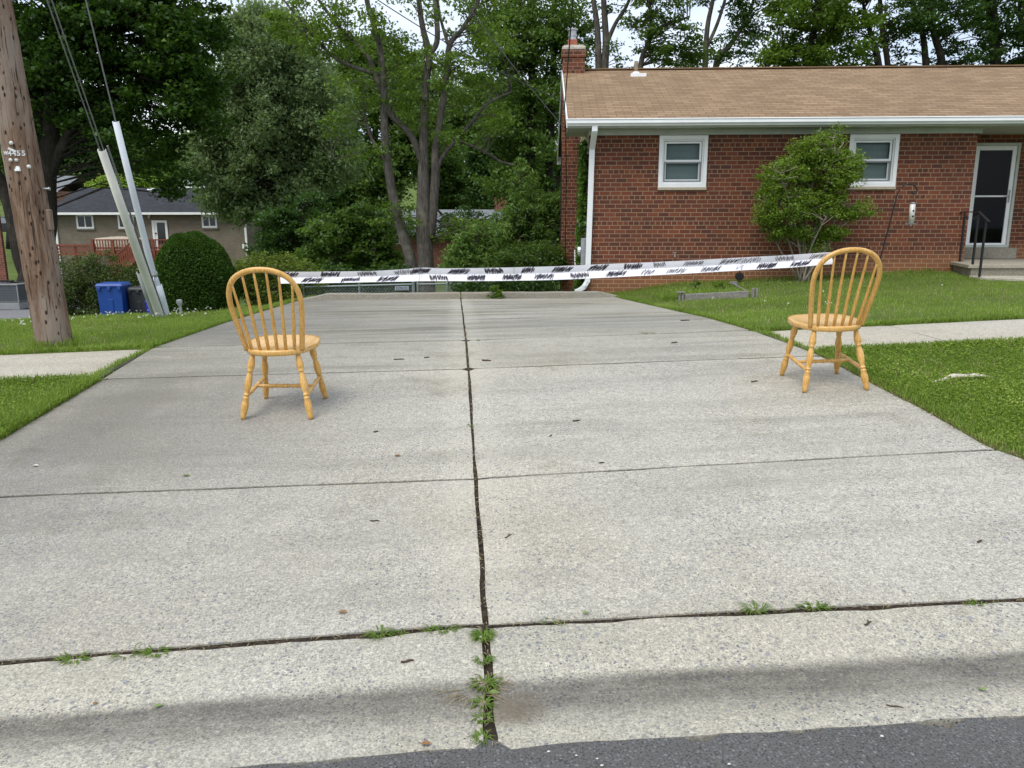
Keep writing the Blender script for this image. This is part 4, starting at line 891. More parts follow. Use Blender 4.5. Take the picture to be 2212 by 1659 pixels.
b = MB(); b.tube([o+dn*.37, o+dn*.4, o+dn*.45], [.022, .032, .016], 10); b.tube([o+dn*.42, dn*.66+Vector((-.05, -.06, 0))], .008, 6); b.tube([o+dn*.42, dn*.65+Vector((.02, -.06, 0))], .008, 6); b.build('anchor_eye', M['galv'], g_, True)
# little grey cable post
cpz = hitg(392, 680); ped = empty('cable_post', cpz, 0, 'short grey metal cable marker post in the lawn before the clipped domed bush', 'post')
b = MB(); b.beam((0, 0, -.1), (-.012, 0, .2), .04, .035); b.build('stem', M['greyplastic'], ped, bevel=.012)
b = MB(); b.add([(-.035, -.022, .13), (.012, -.022, .13), (.012, .022, .13), (-.035, .022, .13), (-.055, -.035, .19), (.025, -.035, .19), (.025, .035, .19), (-.055, .035, .19), (-.052, -.035, .235), (.022, -.035, .235), (.022, .035, .235), (-.052, .035, .235)],
               [(0, 3, 2, 1), (0, 1, 5, 4), (1, 2, 6, 5), (2, 3, 7, 6), (3, 0, 4, 7), (4, 5, 9, 8), (5, 6, 10, 9), (6, 7, 11, 10), (7, 4, 8, 11), (8, 9, 10, 11)]); b.build('cap', M['greyplastic'], ped, bevel=.012)

# ------------------------------------------------------------------ bins
def bin_(px0, px1, pytop, Y, cmat, label, name, wheels=True, dark=False):
    a, b2 = at(px0, 640, Y), at(px1, 640, Y); x = (a.x+b2.x)/2; w = (b2.x-a.x)*.92; zt = at((px0+px1)/2, pytop, Y).z; z0 = g1(x, Y); H = zt-z0
    root = empty(name, (x, Y, z0), R(4), label, 'bin', 'bins beside the hedge'); D = w*1.05
    def taper(f0, f1, za, zb, mi=0): return ([(sx*w/2*f, sy*D/2*f, z) for f, z in ((f0, za), (f1, zb)) for sx, sy in ((-1, -1), (1, -1), (1, 1), (-1, 1))], [(3, 2, 1, 0), (4, 5, 6, 7), (0, 1, 5, 4), (1, 2, 6, 5), (2, 3, 7, 6), (3, 0, 4, 7)])
    m = MB(); m.add(*taper(.78, .95, .02, H*.93)); m.add([(sx*w*.1*f, -D/2*fy-.018, z) for z, f, fy in ((.06, 1, .79), (H*.74, 1, .91)) for sx in (-1, 1)]+[(sx*w*.1*f, -D/2*fy+.02, z) for z, f, fy in ((.06, 1, .79), (H*.74, 1, .91)) for sx in (-1, 1)], [(0, 1, 3, 2), (4, 0, 2, 6), (1, 5, 7, 3), (2, 3, 7, 6)])
    for sx in (-1, 1): m.add([(sx*w*(.39 if k % 2 == 0 else .27), -D/2*(.80+.15*z/H)-.012, z) for z in (.05, H*.45) for k in (0, 1)]+[(sx*w*(.44 if k % 2 == 0 else .27), -D/2*(.80+.15*z/H)+.02, z) for z in (.05, H*.45) for k in (0, 1)], [(0, 1, 3, 2), (0, 2, 6, 4), (1, 5, 7, 3), (2, 3, 7, 6)])
    m.build('bin_body', cmat, root, bevel=.015, seg=2)
    m = MB(); m.add(*taper(1.0, 1.03, H*.93, H*.955)); m.build('rim', cmat, root, bevel=.006)
    m = MB(); m.add([(sx*w*.52, sy*D*.53, H*.957) for sx, sy in ((-1, -1), (1, -1), (1, 1), (-1, 1))]+[(sx*w*.46, sy*D*.47, H) for sx, sy in ((-1, -1), (1, -1), (1, 1), (-1, 1))], [(3, 2, 1, 0), (4, 5, 6, 7), (0, 1, 5, 4), (1, 2, 6, 5), (2, 3, 7, 6), (3, 0, 4, 7)])
    for u in (-.38, 0, .38): m.box((u*w-.04, -D*.545, H*.89), (u*w+.04, -D*.505, H*.95))
    m.build('lid', cmat, root, bevel=.008)
    for sx in (-1, 1):
        m = MB(); m.tube([(sx*w*.36, D*.42, .1), (sx*w*.42, D*.42, .1)], .1, 16); m.build('wheel', M['black'], root)
    m = MB(); m.tube([(-w*.4, D*.5, H*.9), (-w*.4, D*.6, H*.92), (w*.4, D*.6, H*.92), (w*.4, D*.5, H*.9)], .016, 8); m.build('handle', cmat, root)
    return root
M['bluebin'] = plain('blue_plastic', (.012, .06, .28), .45, .12, 4)
M['darkbin'] = plain('charcoal_plastic', (.030, .034, .04), .5, .12, 4)
M['totebl'] = plain('bright_blue_plastic', (.02, .035, .62), .4, .08, 4)
bin_(217, 277, 610.5, 19.0, M['bluebin'], 'blue wheeled recycling bin in front of the scraggly hedge', 'recycling_bin')
bin_(281, 331, 619, 19.3, M['darkbin'], 'charcoal grey wheeled bin beside the blue bin', 'trash_bin')
a, b2 = at(321, 660, 18.9), at(362, 660, 18.9); z0 = g1(a.x, 18.9); zt_ = at(340, 649, 18.9).z
tote = empty('storage_tote', ((a.x+b2.x)/2, 18.9, z0), 0, 'bright blue plastic tote tub behind the guy wire guards', 'tub'); w = (b2.x-a.x)/2; H = max(.3, zt_-z0)
m = MB(); m.add([(sx*w*f, sy*.2*f, z) for f, z in ((.8, 0), (.95, H)) for sx, sy in ((-1, -1), (1, -1), (1, 1), (-1, 1))], [(3, 2, 1, 0), (0, 1, 5, 4), (1, 2, 6, 5), (2, 3, 7, 6), (3, 0, 4, 7)]); m.build('tub', M['totebl'], tote, bevel=.01)
m = MB(); framebars(m, -w, w, 0, 0, 0, 0, 0) if 0 else None; m.box((-w, -.21, H-.03), (w, -.19, H+.01)); m.box((-w, .19, H-.03), (w, .21, H+.01)); m.box((-w, -.19, H-.03), (-w+.02, .19, H+.01)); m.box((w-.02, -.19, H-.03), (w, .19, H+.01)); m.build('rim', M['totebl'], tote, bevel=.004)

# ------------------------------------------------------------------ left neighbour: brick chimney end and air conditioner
nY = 31.0; a = at(18, 602, nY); gb = g1(a.x, nY)-.3
nb = empty('neighbour_house', (a.x, nY, gb), R(-4.1), 'corner of a red brick house at the far left behind the utility pole', 'house')
m = MB(); m.add([(-1.2, 0, 0), (-.06, 0, 0), (-.06, 0, 6.0), (-1.2, 0, 6.0), (-1.2, .12, 0), (-.06, .12, 0), (-.06, .12, 6.0), (-1.2, .12, 6.0)], [(0, 1, 2, 3), (1, 5, 6, 2), (5, 4, 7, 6), (3, 2, 6, 7), (4, 0, 3, 7)]); m.build('wall', M['brick_far'], nb)
m = MB(); m.box((-9, .13, 0), (-4, 3, 3.0)); m.build('side_wall', M['brick_far'], nb)
tY = 29.0; a, b2 = at(-30, 640, tY), at(57, 640, tY); z0 = g1(b2.x, tY); zt_ = at(30, 611, tY).z; zb = at(30, 651, tY).z
ac = empty('air_conditioner', ((a.x+b2.x)/2, tY, zb), R(-4), 'grey slatted outdoor air conditioner unit on gravel behind the pole', 'air conditioner'); w = (b2.x-a.x)/2; H = zt_-zb
m = MB()
for k in range(9): z = .06+k*(H-.14)/9; m.box((-w+.09, -.40, z), (w-.045, -.38, z+(H-.14)/9-.014)); m.box((w-.02, -.36, z), (w-.0, .36, z+(H-.14)/9-.014))
m.build('louvre_panel', plain('dark_grey_panel', (.075, .085, .095), .6, .1, 5), ac)
m = MB(); m.box((-w, -.41, 0), (-w+.085, .41, H-.06)); m.box((w-.04, -.41, 0), (w, -.37, H-.06)); m.box((w-.04, .37, 0), (w, .41, H-.06)); m.box((-w+.09, -.37, 0), (w-.05, .37, H-.08)); m.box((-w-.02, -.43, H-.058), (w+.02, .43, H-.01)); m.box((-w, -.42, -.25), (w, .42, -.01)); m.build('cabinet', plain('ac_cabinet', (.24, .25, .25), .5, .08, 5), ac, bevel=.008)
m = MB(); m.box((-.1, -.1, H+.03), (.3, .1, H+.09)); m.tube([(-.5, 0, H+.01), (-.1, 0, H+.05), (.5, -.05, H+.03)], .02, 6)
for k in range(5): m.tube([(.2+.13*k*math.cos(a_), .13*k*math.sin(a_), H+.02) for a_ in np.linspace(0, 6.283, 25)], .006, 4, caps=False)
m.build('fan_guard', M['black'], ac)

# ------------------------------------------------------------------ grey-roofed house in the dip and its deck
GY = 52.0; GF = Frame((at(112, 480, GY).x, GY, 0), -4.1)
gh = empty('rambler_house', GF.o, GF.a, 'low taupe-painted brick house with charcoal roof in the dip at the left', 'house')
L_ = lambda px, py, v=0: GF.loc(px, py, v)
u0, u1 = L_(118, 480).x, L_(531, 480).x; we = L_(330, 461).z; wb = g1(-18, GY)-1.5
M['taupe'] = brick_mat('taupe_brick', 'x', (.235, .20, .15), (.215, .185, .14), (.20, .17, .13), header=0)
M['croof'] = plain('charcoal_shingles', (.031, .033, .038), .9, .35, 3, .2, bump=.4, bscale=12)
m = MB(); m.box((u0, 0, wb), (u1, 8, we)); m.build('wall', M['taupe'], gh)
wr = L_(330, 406, 4.3).z
m = MB()
for s in (0, 1):
    e = -.45 if s == 0 else 9.05
    m.add([(u0-.45, e, we+.05), (u1+.3, e, we+.05), (u1+.3, 4.3, wr), (u0-.45, 4.3, wr)], [(0, 1, 2, 3) if s == 0 else (3, 2, 1, 0)])
m.add([(u0-.1, 0, we), (u0-.1, 8.6, we), (u0-.1, 4.3, wr-.1), (u1, 0, we), (u1, 8.6, we), (u1, 4.3, wr-.1)], [(0, 2, 1), (3, 4, 5)])
rf = m.build('roof', M['croof'], gh)
p = L_(329, 411, 3.7); m = MB(); m.tube([(p.x, 3.7, p.z-.4), (p.x, 3.7, p.z-.05), (p.x, 3.7, p.z+.02), (p.x, 3.7, p.z+.14)], [.25, .25, .36, .2], 16); m.build('roof_vent', M['white'], rf)
m = MB(); m.box((u0-.5, -.6, we-.08), (u1+.35, -.45, we+.06)); m.build('gutter', M['white'], gh)
for px in (121, 530):
    u = L_(px, 480).x; m = MB(); m.box((u-.06, -.12, wb+.5), (u+.06, -.02, we-.1)); m.beam((u-(.35 if px < 200 else -.1), -.5, we-.1), (u, -.07, we-.8), .1, .08); m.build('downspout', M['white'], gh)
for x0, x1, y0, y1 in ((167.5, 201, 463, 494), (257, 289, 463, 494), (437.5, 468, 464, 492)):
    a, b2 = L_(x0, y1), L_(x1, y0); m = framebars(MB(), a.x, b2.x, a.z, b2.z, .11, -.06, .02); m.box(((a.x+b2.x)/2-.035, -.05, a.z+.11), ((a.x+b2.x)/2+.035, .01, b2.z-.11)); wi = m.build('window', M['white'], gh)
    m = MB(); m.quad((a.x+.1, -.02, a.z+.1), (b2.x-.1, -.02, a.z+.1), (b2.x-.1, -.02, b2.z-.1), (a.x+.1, -.02, b2.z-.1)); m.build('pane', plain('far_glass', (.03, .035, .035), .1, .3, 1, .5), wi)
    m = MB(); m.box((a.x-.06, -.09, a.z-.1), (b2.x+.06, -.01, a.z-.002)); m.build('sill', M['taupe'], wi)
a, b2 = L_(333, 530), L_(361, 476); m = framebars(MB(), a.x, b2.x, a.z-.5, b2.z, .14, -.07, .02); m.box((a.x+.14, -.04, a.z-.36), (a.x+.3, -.01, b2.z-.14)); dr = m.build('door', M['white'], gh)
m = MB(); m.quad((a.x+.3, -.025, a.z+.1), (b2.x-.14, -.025, a.z+.1), (b2.x-.14, -.025, b2.z-.2), (a.x+.3, -.025, b2.z-.2)); m.build('pane', bpy.data.materials['far_glass'], dr)
m = MB(); m.tube([(a.x+.2, -.1, a.z+.75), (a.x+.2, -.03, a.z+.75)], .05, 8); m.build('door_knob', M['black'], dr)
p = L_(324, 466); m = MB(); m.tube([(p.x, -.02, p.z), (p.x, -.16, p.z+.05), (p.x, -.2, p.z-.15)], [.05, .09, .03], 8); m.build('porch_light', M['white'], gh)
p = L_(296, 466); m = MB(); m.box((p.x-.4, -.08, p.z-.06), (p.x+.3, -.005, p.z+.06)); m.build('wall_lamp', M['white'], gh)
p = L_(529, 533); p = L_(528.5, 532); m = MB(); m.box((p.x-.13-.0, -.06, p.z-.14), (p.x+.0, -.005, p.z+.14)); m.build('meter_box', M['white'], gh)
DY = 50.0; DF = Frame((at(205, 520, DY).x, DY, 0), -4.1); D_ = lambda px, py, v=0: DF.loc(px, py, v)
M['redwood'] = plain('red_stained_wood', (.20, .058, .033), .7, .2, 6)
dk = empty('wooden_deck', DF.o, DF.a, 'raised red-stained wooden deck with railing and stairs behind the taupe house', 'deck')
a, b2 = D_(204, 545), D_(402, 518); fz = D_(300, 541).z
m = MB()
for k in range(14): m.box((a.x, k*.145-.1, fz-.03), (b2.x, k*.145+.035, fz))
m.box((a.x, -.16, fz-.32), (b2.x, -.11, fz-.0)); m.build('deck_floor', M['redwood'], dk)
m = MB(); m.box((a.x-.05, -.2, b2.z-.03), (b2.x, -.02, b2.z+.04)); m.box((a.x, -.13, fz+.1), (b2.x, -.07, fz+.2))
for k in range(int((b2.x-a.x)/.17)): u = a.x+.1+k*.17; m.box((u, -.16, fz+.05), (u+.055, -.125, b2.z-.032))
m.build('railing', M['redwood'], dk)
for px in (204, 248, 292, 335, 372):
    u = D_(px, 530).x; m = MB(); m.box((u-.07, -.26, wb), (u+.07, -.165, b2.z+.03)); m.build('post', M['redwood'], dk)
t0, t1 = D_(320, 545, -.4), D_(258, 597, -.4)
m = MB()
for v in (-.5, -1.5): m.beam((t0.x, v, t0.z), (t1.x, v, t1.z), .07, .42)
for k in range(9): t = (k+.5)/9; m.box((t0.x+(t1.x-t0.x)*t-.14, -1.5, t0.z+(t1.z-t0.z)*t-.02), (t0.x+(t1.x-t0.x)*t+.14, -.5, t0.z+(t1.z-t0.z)*t+.03))
m.build('stairs', M['redwood'], dk)
m = MB(); rise = .95
for v in (-.47, -1.53):
    m.beam((t0.x, v, t0.z+rise), (t1.x, v, t1.z+rise), .1, .09); m.beam((t0.x, v, t0.z+.3), (t1.x, v, t1.z+.3), .05, .07)
    for k in range(14): t = (k+.5)/14; u, w_ = t0.x+(t1.x-t0.x)*t, t0.z+(t1.z-t0.z)*t; m.box((u-.03, v-.025, w_+.1), (u+.03, v+.025, w_+rise))
m.build('stair_railing', M['redwood'], dk)
lt = empty('lattice_fence', GF.world(0, -1.5, 0), GF.a, 'low red lattice fence panel left of the deck', 'fence')
a, b2 = GF.loc(118, 552, -1.5), GF.loc(204, 530, -1.5); m = MB(); m.box((a.x, -.05, b2.z-.05), (b2.x, .05, b2.z+.06)); m.box((a.x, -.05, b2.z-.6), (b2.x, .05, b2.z-.5))
hgt = .5
for k in range(int((b2.x-a.x)/.16)+3):
    for s in (-1, 1):
        ua = a.x+k*.16; ub = ua+s*hgt; 
        if a.x <= ub <= b2.x and ua <= b2.x: m.beam((ua, .0+.012*s, b2.z-.52), (ub, .012*s, b2.z-.03), .012, .045)
m.build('lattice', M['redwood'], lt)
for px in (121, 162, 203): u = GF.loc(px, 540, -1.5).x; m = MB(); m.box((u-.06, .055, wb), (u+.06, .15, b2.z+.08)); m.build('post', M['redwood'], lt)
p = D_(262, 530, .9); cv = empty('covered_table', DF.world(p.x, .9, fz), DF.a, 'patio table under a beige cover on the red deck', 'table')
m = MB(); n_ = 28; ring = [(1.7*math.cos(a), .55*math.sin(a)) for a in np.linspace(0, 2*math.pi, n_, endpoint=False)]; rngc = np.random.default_rng(1); vs = []
for f_, z in ((1.0, .02), (.97, .3), (.95, .62), (.9, .72), (.45, .78), (.05, .82)): vs += [(x*f_*(1+.05*math.sin(k*2.3)*(z < .7)), y*f_, z+rngc.normal(0, .015)) for k, (x, y) in enumerate(ring)]
m.add(vs, [(l*n_+k, l*n_+(k+1) % n_, (l+1)*n_+(k+1) % n_, (l+1)*n_+k) for l in range(5) for k in range(n_)]+[tuple(5*n_+k for k in range(n_))]); m.build('table_cover', plain('beige_cover', (.42, .36, .28), .8, .15, 2), cv, True)

# ------------------------------------------------------------------ other far houses
def farhouse(name, label, px0, px1, pye, pyr, pyb, Y, wallm, roofm, wins, gable=True):
    fr0 = Frame((at(px0, pye, Y).x, Y, 0), -4.1); root = empty(name, fr0.o, fr0.a, label, 'house'); l_ = lambda px, py, v=0: fr0.loc(px, py, v)
    u0, u1, we, wb = l_(px0, pye).x, l_(px1, pye).x, l_(px0, pye).z, l_(px0, pyb).z; wr = l_(px0, pyr, 4).z
    m = MB(); m.box((u0, 0, wb-1), (u1, 8, we)); m.add([(u0, 0, we), (u0, 8, we), (u0, 4, wr-.1)], [(0, 2, 1)]); m.build('wall', wallm, root)
    m = MB(); m.add([(u0-.3, -.5, we-.05), (u1+.4, -.5, we-.05), (u1+.4, 4, wr), (u0-.3, 4, wr), (u0-.3, 8.5, we-.05), (u1+.4, 8.5, we-.05)], [(0, 1, 2, 3), (3, 2, 5, 4)]); rf = m.build('roof', roofm, root)
    m = MB(); m.box((u0-.3, -.62, we-.14), (u1+.4, -.51, we-.0)); m.build('gutter', M['white'], root)
    for x0, x1, y0, y1 in wins:
        a, b2 = l_(x0, y1), l_(x1, y0); m = framebars(MB(), a.x, b2.x, a.z, b2.z, .1, -.06, .02); m.box(((a.x+b2.x)/2-.04, -.05, a.z+.1), ((a.x+b2.x)/2+.04, .01, b2.z-.1)); wi = m.build('window', M['white'], root)
        m = MB(); m.quad((a.x+.1, -.02, a.z+.1), (b2.x-.1, -.02, a.z+.1), (b2.x-.1, -.02, b2.z-.1), (a.x+.1, -.02, b2.z-.1)); m.build('pane', bpy.data.materials['far_glass'], wi)
    return root, fr0, rf
M['groof'] = plain('pale_grey_shingles', (.17, .185, .195), .9, .25, 3, .2)
bh, bf, brf = farhouse('brick_bungalow', 'red brick bungalow with pale grey roof half hidden behind the trees and shrubs', 800, 1180, 504, 453, 560, 48, M['brick_far'], M['groof'], [(840, 865, 503, 528), (822, 829, 502, 523)])
p = bf.loc(1082, 440, 4); m = MB(); m.box((p.x-.4, 3.6, p.z-1.5), (p.x+.4, 4.4, p.z+.4)); m.build('chimney', M['brick_far'], brf)
m = MB(); u0 = bf.loc(800, 504).x; m.add([(u0-.32, -.4, bf.loc(800, 504).z-.02), (u0-.32, 4, bf.loc(800, 453, 4).z-.02), (u0-.32, 4, bf.loc(800, 453, 4).z-.3), (u0-.32, -.4, bf.loc(800, 504).z-.3)], [(0, 1, 2, 3)]); m.build('gable_trim', M['white'], bh)
rh, rfm, _ = farhouse('red_house', 'distant red brick house with white gable trim beyond the charcoal roof', 60, 122, 412, 380, 450, 80, M['brick_far'], M['groof'], [(112, 118, 412, 424)])
wh, wf, _ = farhouse('white_house', 'distant pale house glimpsed above the charcoal roof through leaves', 380, 640, 404, 385, 440, 84, plain('far_siding', (.62, .64, .66), .6, .1, 2), M['groof'], [(545, 555, 440, 455)])
# car by the far street
cp = at(8, 487, 60); car = empty('parked_car', cp, R(-4), 'dark car parked far off at the left edge behind the pole', 'car')
m = MB(); prof = [(-2.2, .35), (-2.2, .85), (-1.5, .95), (-.9, 1.4), (.7, 1.42), (1.4, .95), (2.2, .85), (2.25, .35)]
m.add([(x, -.85, z-.8) for x, z in prof]+[(x, .85, z-.8) for x, z in prof], [tuple(range(8)), tuple(range(15, 7, -1))]+[(i, 8+i, 8+(i+1) % 8, (i+1) % 8) for i in range(8)]); m.build('body', plain('dark_car_paint', (.012, .013, .016), .2, .1, 2, .6), car, bevel=.06, seg=2)
m = MB(); m.add([(-.95, -.86, .16), (1.2, -.86, .16), (.62, -.86, .55), (-.72, -.86, .55)], [(0, 1, 2, 3)]); m.build('side_window', plain('car_glass', (.2, .23, .25), .1, .1, 2, .6), car)
for x in (-1.4, 1.45): m = MB(); m.tube([(x, -.88, -.45), (x, -.68, -.45)], .33, 18); m.build('wheel', M['black'], car)
# far utility pole
p0, p1 = at(1037, 470, 66), at(1042, 345, 66); fp_ = empty('utility_pole', (p0.x, 66, p0.z-2), 0, 'distant brown utility pole above the grey-roofed bungalow', 'utility pole')
m = MB(); m.tube([(0, 0, 0), Vector(p1)-Vector((p0.x, 66, p0.z-2))], [.17, .11], 10); m.build('pole_shaft', plain('brown_pole', (.15, .075, .05), .9, .3, 3), fp_, True)
m = MB(); q = Vector(p1)-Vector((p0.x, 66, p0.z-2)); m.tube([q+Vector((0, -.1, -1.4)), q+Vector((0, -.1, -.4))], .22, 10); m.build('transformer', M['greyplastic'], fp_)

# ------------------------------------------------------------------ overhead wires
def cable(label, A, B, sag, r, name='power_line'):
    A, B = Vector(A), Vector(B); pts = [A.lerp(B, t)-Vector((0, 0, 4*sag*t*(1-t))) for t in np.linspace(0, 1, 25)]
    m = MB(); m.tube(pts, r, 6); o = m.build(name, M['black']); return tag(o, label, 'cable', 'overhead wires to the brick house')
he = HF.world(-.5, .0, 3.62)
cable('black service cable rising from the roof corner past the chimney', he, Vector((.05, -3.5, 9.2)), .15, .011)
cable('upper thin wire crossing the central tree towards the brick house', HF.world(-.5, .3, 3.85), at(500, -230, 13), .25, .009)
cable('lower thin wire crossing the trees left of the chimney', HF.world(-.5, .5, 3.4), at(870, -200, 22), .2, .009)
#PART4
# ------------------------------------------------------------------ chain-link fence
FY = 18.0
def fpt(px, py): return at(px, py, FY)
M['fence'] = plain('fence_steel', (.22, .25, .25), .5, .15, 20, .4, .4)
def chain(name, label, cat, pxa, pya, pxb, pyb, posts, tall, sign=False):
    a, b = fpt(pxa, pya), fpt(pxb, pyb); zb = g1(0, FY)-.05; root = empty(name, (a.x, FY, zb), 0, label, cat); o = Vector((a.x, FY, zb)); a, b = a-o, b-o
    m = MB(); m.tube([a, b], .022, 8); m.build('top_rail', M['fence'], root)
    for px, ex in posts:
        p = fpt(px, np.interp(px, [pxa, pxb], [pya, pyb]))-o; m = MB(); r_ = .028 if ex < .05 else .038
        m.tube([(p.x, 0, -.2), (p.x, 0, p.z+ex), (p.x, 0, p.z+ex+.03)], [r_, r_, r_*.4], 10); m.build('post', M['fence'], root)
    m = MB(); st = .075; H = 1.15; n_ = int((b.x-a.x)/st)
    for k in range(-int(H/st), n_):
        for s in (1, -1):
            x0 = a.x+k*st; x1 = x0+H
            if s < 0: x0, x1 = x0+H, x0
            def cl_(x0, z0, x1, z1):
                pts = []
                for t in np.linspace(0, 1, 30):
                    x = x0+(x1-x0)*t
                    if a.x <= x <= b.x: pts.append((x, .004*s, z0+(z1-z0)*t))
                return pts
            zt_ = (a.z+b.z)/2; pts = cl_(x0, zt_-H, x1, zt_-.0)
            if len(pts) > 1: m.tube([pts[0], pts[-1]], .0032, 3, caps=False)
    m.build('chain_mesh', M['fence'], root)
    return root, o
chain('chain_link_fence', 'galvanised chain-link fence run behind the end of the driveway', 'fence', 655, 620, 893, 614, ((655, .03), (776, .02), (893, .09)), 0)
chain('fence_gate', 'narrow chain-link gate at the right end of the fence run', 'gate', 902, 614, 966, 613, ((902, .02), (966, .02)), 0)
pp = fpt(974, 612); fpst = empty('fence_post', (pp.x, FY+.1, g1(0, FY)), 0, 'single grey fence post just right of the chain-link gate', 'post')
m = MB(); m.tube([(0, 0, -.2), (0, 0, pp.z-g1(0, FY)+.02)], .03, 10); m.tube([(0, 0, pp.z-g1(0, FY)-.03), (1.2, .2, pp.z-g1(0, FY)-.03)], .02, 8); m.build('shaft', M['fence'], fpst)
sp = at(868, 622.5, FY-.04); sg = empty('fence_sign', sp, 0, 'small blue sign reading LONG FENCE on the chain-link fence', 'sign')
m = MB(); m.box((-.155, -.004, -.044), (.155, .004, .044)); m.build('sign_plate', plain('sign_blue', (.016, .06, .12), .5, .05, 3), sg, bevel=.002)
m = framebars(MB(), -.152, .152, -.041, .041, .007, -.007, -.0045); m.build('sign_border', M['white'], sg)
text_mesh('sign_lettering', 'LONG FENCE', .046, M['white'], sg, Matrix.Translation((0, -.006, 0)) @ Matrix.Rotation(R(90), 4, 'X'), .001, 0)

# ------------------------------------------------------------------ hedges and shrubs near the drive
def pb_(px, py, rx, ry, Y, rd=None, wt=1): return blob(px, py, rx, ry, Y, rd, wt)
# clipped dome
dY = 17.3; dc = at(420, 590, dY); gz_ = g1(dc.x, dY); rX = 86*dY/F; top = at(420, 500, dY).z; H = top-gz_
dome = empty('domed_bush', (dc.x, dY, gz_), 0, 'large tightly clipped dome-shaped dark green bush beside the bins', 'bush')
rng = np.random.default_rng(12); n = 42000; a_ = rng.uniform(0, 2*np.pi, n); t = rng.uniform(0, 1, n)
def domer(t): return np.where(t < .45, .93+.07*np.sin(t/.45*np.pi/2), np.sqrt(np.clip(1-((t-.45)/.55)**2.1, 0, 1)))
rr = domer(t)*rX*(1+.02*np.sin(a_*5+t*9)+.015*np.sin(a_*11-t*17))*(1-np.abs(rng.normal(0, .035, n))); zz = t*H
t2 = rng.uniform(0, 1, 16000)**.5; rr2 = t2*rX*.62; a2 = rng.uniform(0, 2*np.pi, 16000); z2 = H*(.45+.55*np.sqrt(np.clip(1-(t2*.62)**2, 0, 1)))*(1-np.abs(rng.normal(0, .012, 16000)))
P = np.concatenate([np.stack([rr*np.cos(a_), rr*np.sin(a_), zz], 1), np.stack([rr2*np.cos(a2), rr2*np.sin(a2), z2], 1)])
fast('foliage', leaves(P*(1+.008*np.sin(P[:, 2:3]*7+P[:, 0:1]*5)+.01*np.sin(P[:, 1:2]*13+P[:, 0:1]*11)), .055, .026, rng, .25), 4, M['lf_hedge'], dome)
ts = np.linspace(0, 1, 14); m = MB(); K = 28
m.add([(float(domer(np.array(tt)))*rX*.9*math.cos(2*math.pi*k/K), float(domer(np.array(tt)))*rX*.9*math.sin(2*math.pi*k/K), tt*H*.95) for tt in ts for k in range(K)], [(i*K+k, i*K+(k+1) % K, (i+1)*K+(k+1) % K, (i+1)*K+k) for i in range(13) for k in range(K)])
m.build('dark_core', plain('shaded_core', (.012, .018, .007), .95, .4, 20, .1), dome, True)  # solid shell, coloured near black for the shade inside the bush
# scraggly hedge behind the bins
Yh = 20.2; c0 = at(225, 640, Yh)
bush('scraggly brownish green hedge with bare twigs behind the bins', 'hedge', (c0.x, Yh, g1(c0.x, Yh)),
     [pb_(170, 600, 50, 52, Yh, .6), pb_(235, 605, 55, 58, Yh, .6), pb_(285, 620, 40, 45, Yh, .6), pb_(150, 650, 40, 40, Yh, .6), pb_(230, 660, 80, 35, Yh, .6), pb_(300, 660, 40, 30, Yh, .5)], 420, 46, .2, .07, .032, M['lf_scrub'], 41, 'hedge', M['bark_mid'], .8, .2, nst=40, stemr=.014)
Yh = 18.2; c0 = at(590, 620, Yh)
bush('rounded yellow-green hedge behind the left chair and beside the fence', 'hedge', (c0.x, Yh, g1(c0.x, Yh)),
     [pb_(560, 585, 48, 38, Yh, .6), pb_(620, 590, 48, 40, Yh, .6), pb_(530, 605, 35, 40, Yh, .5), pb_(665, 605, 38, 30, Yh, .5), pb_(590, 630, 80, 35, Yh, .6)], 380, 52, .18, .06, .03, M['lf_yellow'], 42, 'hedge', M['bark_mid'], .75, .35, nst=24, stemr=.014)
Yh = 24; c0 = at(770, 600, Yh)
bush('broad dark shrub with layered leaves left of the grey tree trunks', 'shrub', (c0.x, Yh, g1(c0.x, Yh)),
     [pb_(720, 510, 70, 45, Yh, 1.0), pb_(790, 545, 60, 45, Yh, .9), pb_(690, 560, 60, 40, Yh, .9), pb_(760, 585, 110, 35, Yh, 1.0), pb_(830, 570, 40, 40, Yh, .8), pb_(835, 505, 35, 35, Yh, .8), pb_(780, 480, 50, 35, Yh, .9)], 330, 55, .28, .12, .08, M['lf_mid'], 43, 'viburnum_shrub', M['bark_dark'], .5, .7, nst=22, stemr=.025)
Yh = 27; c0 = at(640, 560, Yh)
bush('tall dark bush between the taupe house and the layered shrub', 'shrub', (c0.x, Yh, g1(c0.x, Yh)),
     [pb_(610, 490, 50, 50, Yh, 1.2), pb_(660, 470, 60, 50, Yh, 1.2), pb_(600, 540, 55, 35, Yh, 1.0), pb_(670, 535, 55, 40, Yh, 1.0)], 300, 50, .32, .12, .07, M['lf_dark'], 44, 'shrub', M['bark_dark'], .6, .5, nst=16, stemr=.03)
Yh = 20.5; c0 = at(1130, 600, Yh)
bush('airy sapling with narrow yellow-green leaves rising beside the chimney', 'sapling', (c0.x, Yh, g1(c0.x, Yh)),
     [pb_(1130, 405, 26, 45, Yh, .35), pb_(1128, 360, 14, 22, Yh, .2), pb_(1140, 450, 48, 42, Yh, .6), pb_(1100, 480, 45, 30, Yh, .6), pb_(1160, 490, 45, 40, Yh, .6), pb_(1185, 440, 22, 30, Yh, .4), pb_(1085, 520, 45, 30, Yh, .6), pb_(1205, 440, 12, 22, Yh, .25)], 330, 40, .2, .15, .03, M['lf_narrow'], 45, 'sapling', M['bark_dark'], .8, .2, nst=18, stemr=.022, droop=.5)
Yh = 19.5; c0 = at(1010, 600, Yh)
